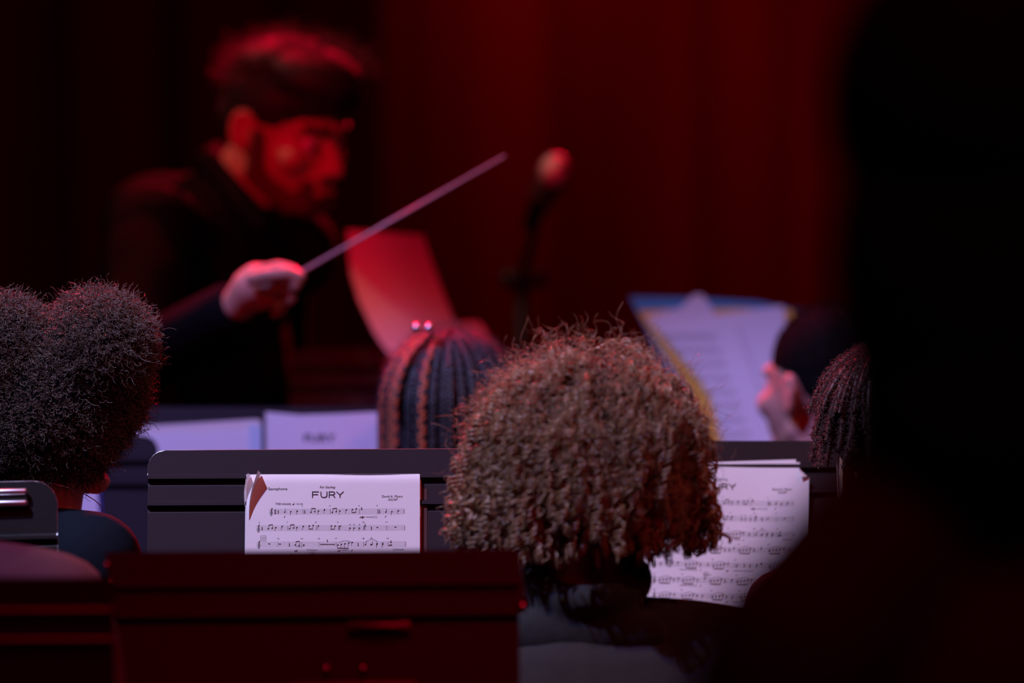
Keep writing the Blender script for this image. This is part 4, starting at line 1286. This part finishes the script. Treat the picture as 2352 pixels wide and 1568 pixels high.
MB().tube([P(672, 636, 8.168), P(1160, 358, 8.22)], [0.0027, 0.0018], 10).put('shaft', 'baton', bt)
MB().tube([P(618, 668, 8.168), P(640, 655, 8.166), P(662, 643, 8.166), P(674, 636, 8.168)], [0.006, 0.010, 0.008, 0.003], 12).put('grip', 'cork', bt)

# conductor's stand and score
S9 = stand('conductor\'s music stand, mostly hidden behind the braided player', (1010, 800), 8.78, 0.46, math.radians(38), yaw=math.radians(0), h=0.30, edge=False, m='stand_shaded')
sc_ = thing('score', 'red-lit curved score sheet standing up beside the conductor\'s baton', 'sheet music', P(980, 830, 8.7))
rowsL = [(797, 528), (800, 575), (806, 630), (824, 690), (846, 735), (860, 765), (880, 795), (915, 835)]
rowsR = [(972, 540), (982, 575), (998, 620), (1020, 680), (1042, 735), (1052, 765), (1062, 795), (1078, 835)]
V = []; F = []
for k, (a, b2) in enumerate(zip(rowsL, rowsR)):
    for i in range(9):
        s = i / 8
        D = 8.74 + 0.10 * s + 0.008 * math.sin(k * 1.1) - 0.02 * math.sin(s * 3.14) - 0.012 * k
        V.append(P(a[0] + (b2[0] - a[0]) * s, a[1] + (b2[1] - a[1]) * s, D))
for k in range(7):
    for i in range(8): F.append((k * 9 + i, (k + 1) * 9 + i, (k + 1) * 9 + i + 1, k * 9 + i + 1))
N = len(V); V += [v + Vector((0, 0.0004, 0)) for v in V]; F += [tuple(N + i for i in reversed(f)) for f in F]
obj('page', np.array(V), F, 'paper', sc_)
V = [P(1040, 742, 8.80), P(1098, 738, 8.83), P(1118, 762, 8.82), P(1125, 800, 8.80), P(1050, 800, 8.78)]
V += [v + Vector((0, 0.0006, 0)) for v in V]
obj('page', np.array(V), [(4, 3, 2, 1, 0), (5, 6, 7, 8, 9)] + [(i, (i + 1) % 5, 5 + (i + 1) % 5, 5 + i) for i in range(5)], 'paper_cream', sc_, False)

# microphone on its stand
mc = P(1276, 392, 9.25)
ms = thing('microphone_stand', 'dark microphone stand rising behind the curly-haired player', 'microphone stand', (P(1200, 640, 9.45).x, P(1200, 640, 9.45).y, 0))
pb = P(1200, 640, 9.45)
MB().tube([(pb.x, pb.y, 0.05), (pb.x, pb.y, pb.z)], 0.010, 10).put('pole', 'stand', ms)
MB().tube([(pb.x, pb.y, 0.08), (pb.x, pb.y, 0.9)], 0.014, 10).put('sleeve', 'stand', ms)
MB().cap((pb.x - 0.02, pb.y, pb.z), (pb.x + 0.025, pb.y, pb.z), 0.016).put('clutch', 'plastic', ms)
MB().tube([pb, P(1240, 470, 9.32)], 0.008, 10).put('boom', 'stand', ms)
for k in range(3):
    a = k * 2.094 + 0.4
    MB().tube([(pb.x, pb.y, 0.14), (pb.x + 0.30 * math.cos(a), pb.y + 0.30 * math.sin(a), 0.012)], 0.010, 8).put('leg', 'stand', ms)
mp = thing('microphone', 'handheld microphone with metal ball grille on the boom, right of the baton tip', 'microphone', P(1250, 450, 9.3))
MB().ell(mc, (0.026, 0.026, 0.027), nu=28, nv=18).put('grille', 'mic_grille', mp)
ax = (P(1232, 482, 9.34) - mc).normalized()
MB().tube([mc + ax * 0.018, mc + ax * 0.026, mc + ax * 0.045, mc + ax * 0.15, mc + ax * 0.16], [0.024, 0.024, 0.019, 0.012, 0.010], 16).put('handle', 'plastic', mp)
MB().tube([mc + ax * 0.05, mc + ax * 0.10], [0.021, 0.018], 14).put('holder', 'plastic', mp)

# brass instrument edge at the curly player's side
sx = thing('saxophone', 'brass saxophone neck glinting against the creased sheet music', 'saxophone', P(1810, 1560, 6.95))
q0 = []
for k in range(14):
    a = math.radians(175 - k * 13)
    q0.append(P(1800 + 52 * math.cos(a), 1372 - 50 * math.sin(a), 6.95))
MB().tube(q0 + [P(1852, 1420, 6.95), P(1858, 1560, 6.95), P(1858, 1780, 6.97)], [0.0045] * 3 + [0.006] * 4 + [0.008] * 7 + [0.010, 0.016, 0.022], 16).put('neck', 'brass', sx)
MB().tube([P(1747, 1362, 6.95), P(1738, 1400, 6.94), P(1728, 1432, 6.93)], [0.008, 0.009, 0.004], 12).put('mouthpiece', 'plastic', sx)
pA = P(1858, 1780, 6.97)
MB().tube([pA, pA + Vector((0, 0, -0.28)), pA + Vector((0.01, -0.03, -0.34)), pA + Vector((0.03, -0.08, -0.32)), pA + Vector((0.04, -0.10, -0.16)), pA + Vector((0.045, -0.12, -0.06))], [0.022, 0.032, 0.036, 0.042, 0.05, 0.065], 20).put('body', 'brass', sx)
for k in range(6):
    MB().tube([pA + Vector((-0.026, -0.02, -0.03 - 0.04 * k)), pA + Vector((-0.034, -0.024, -0.03 - 0.04 * k))], 0.011, 14).put('key', 'brass', sx)
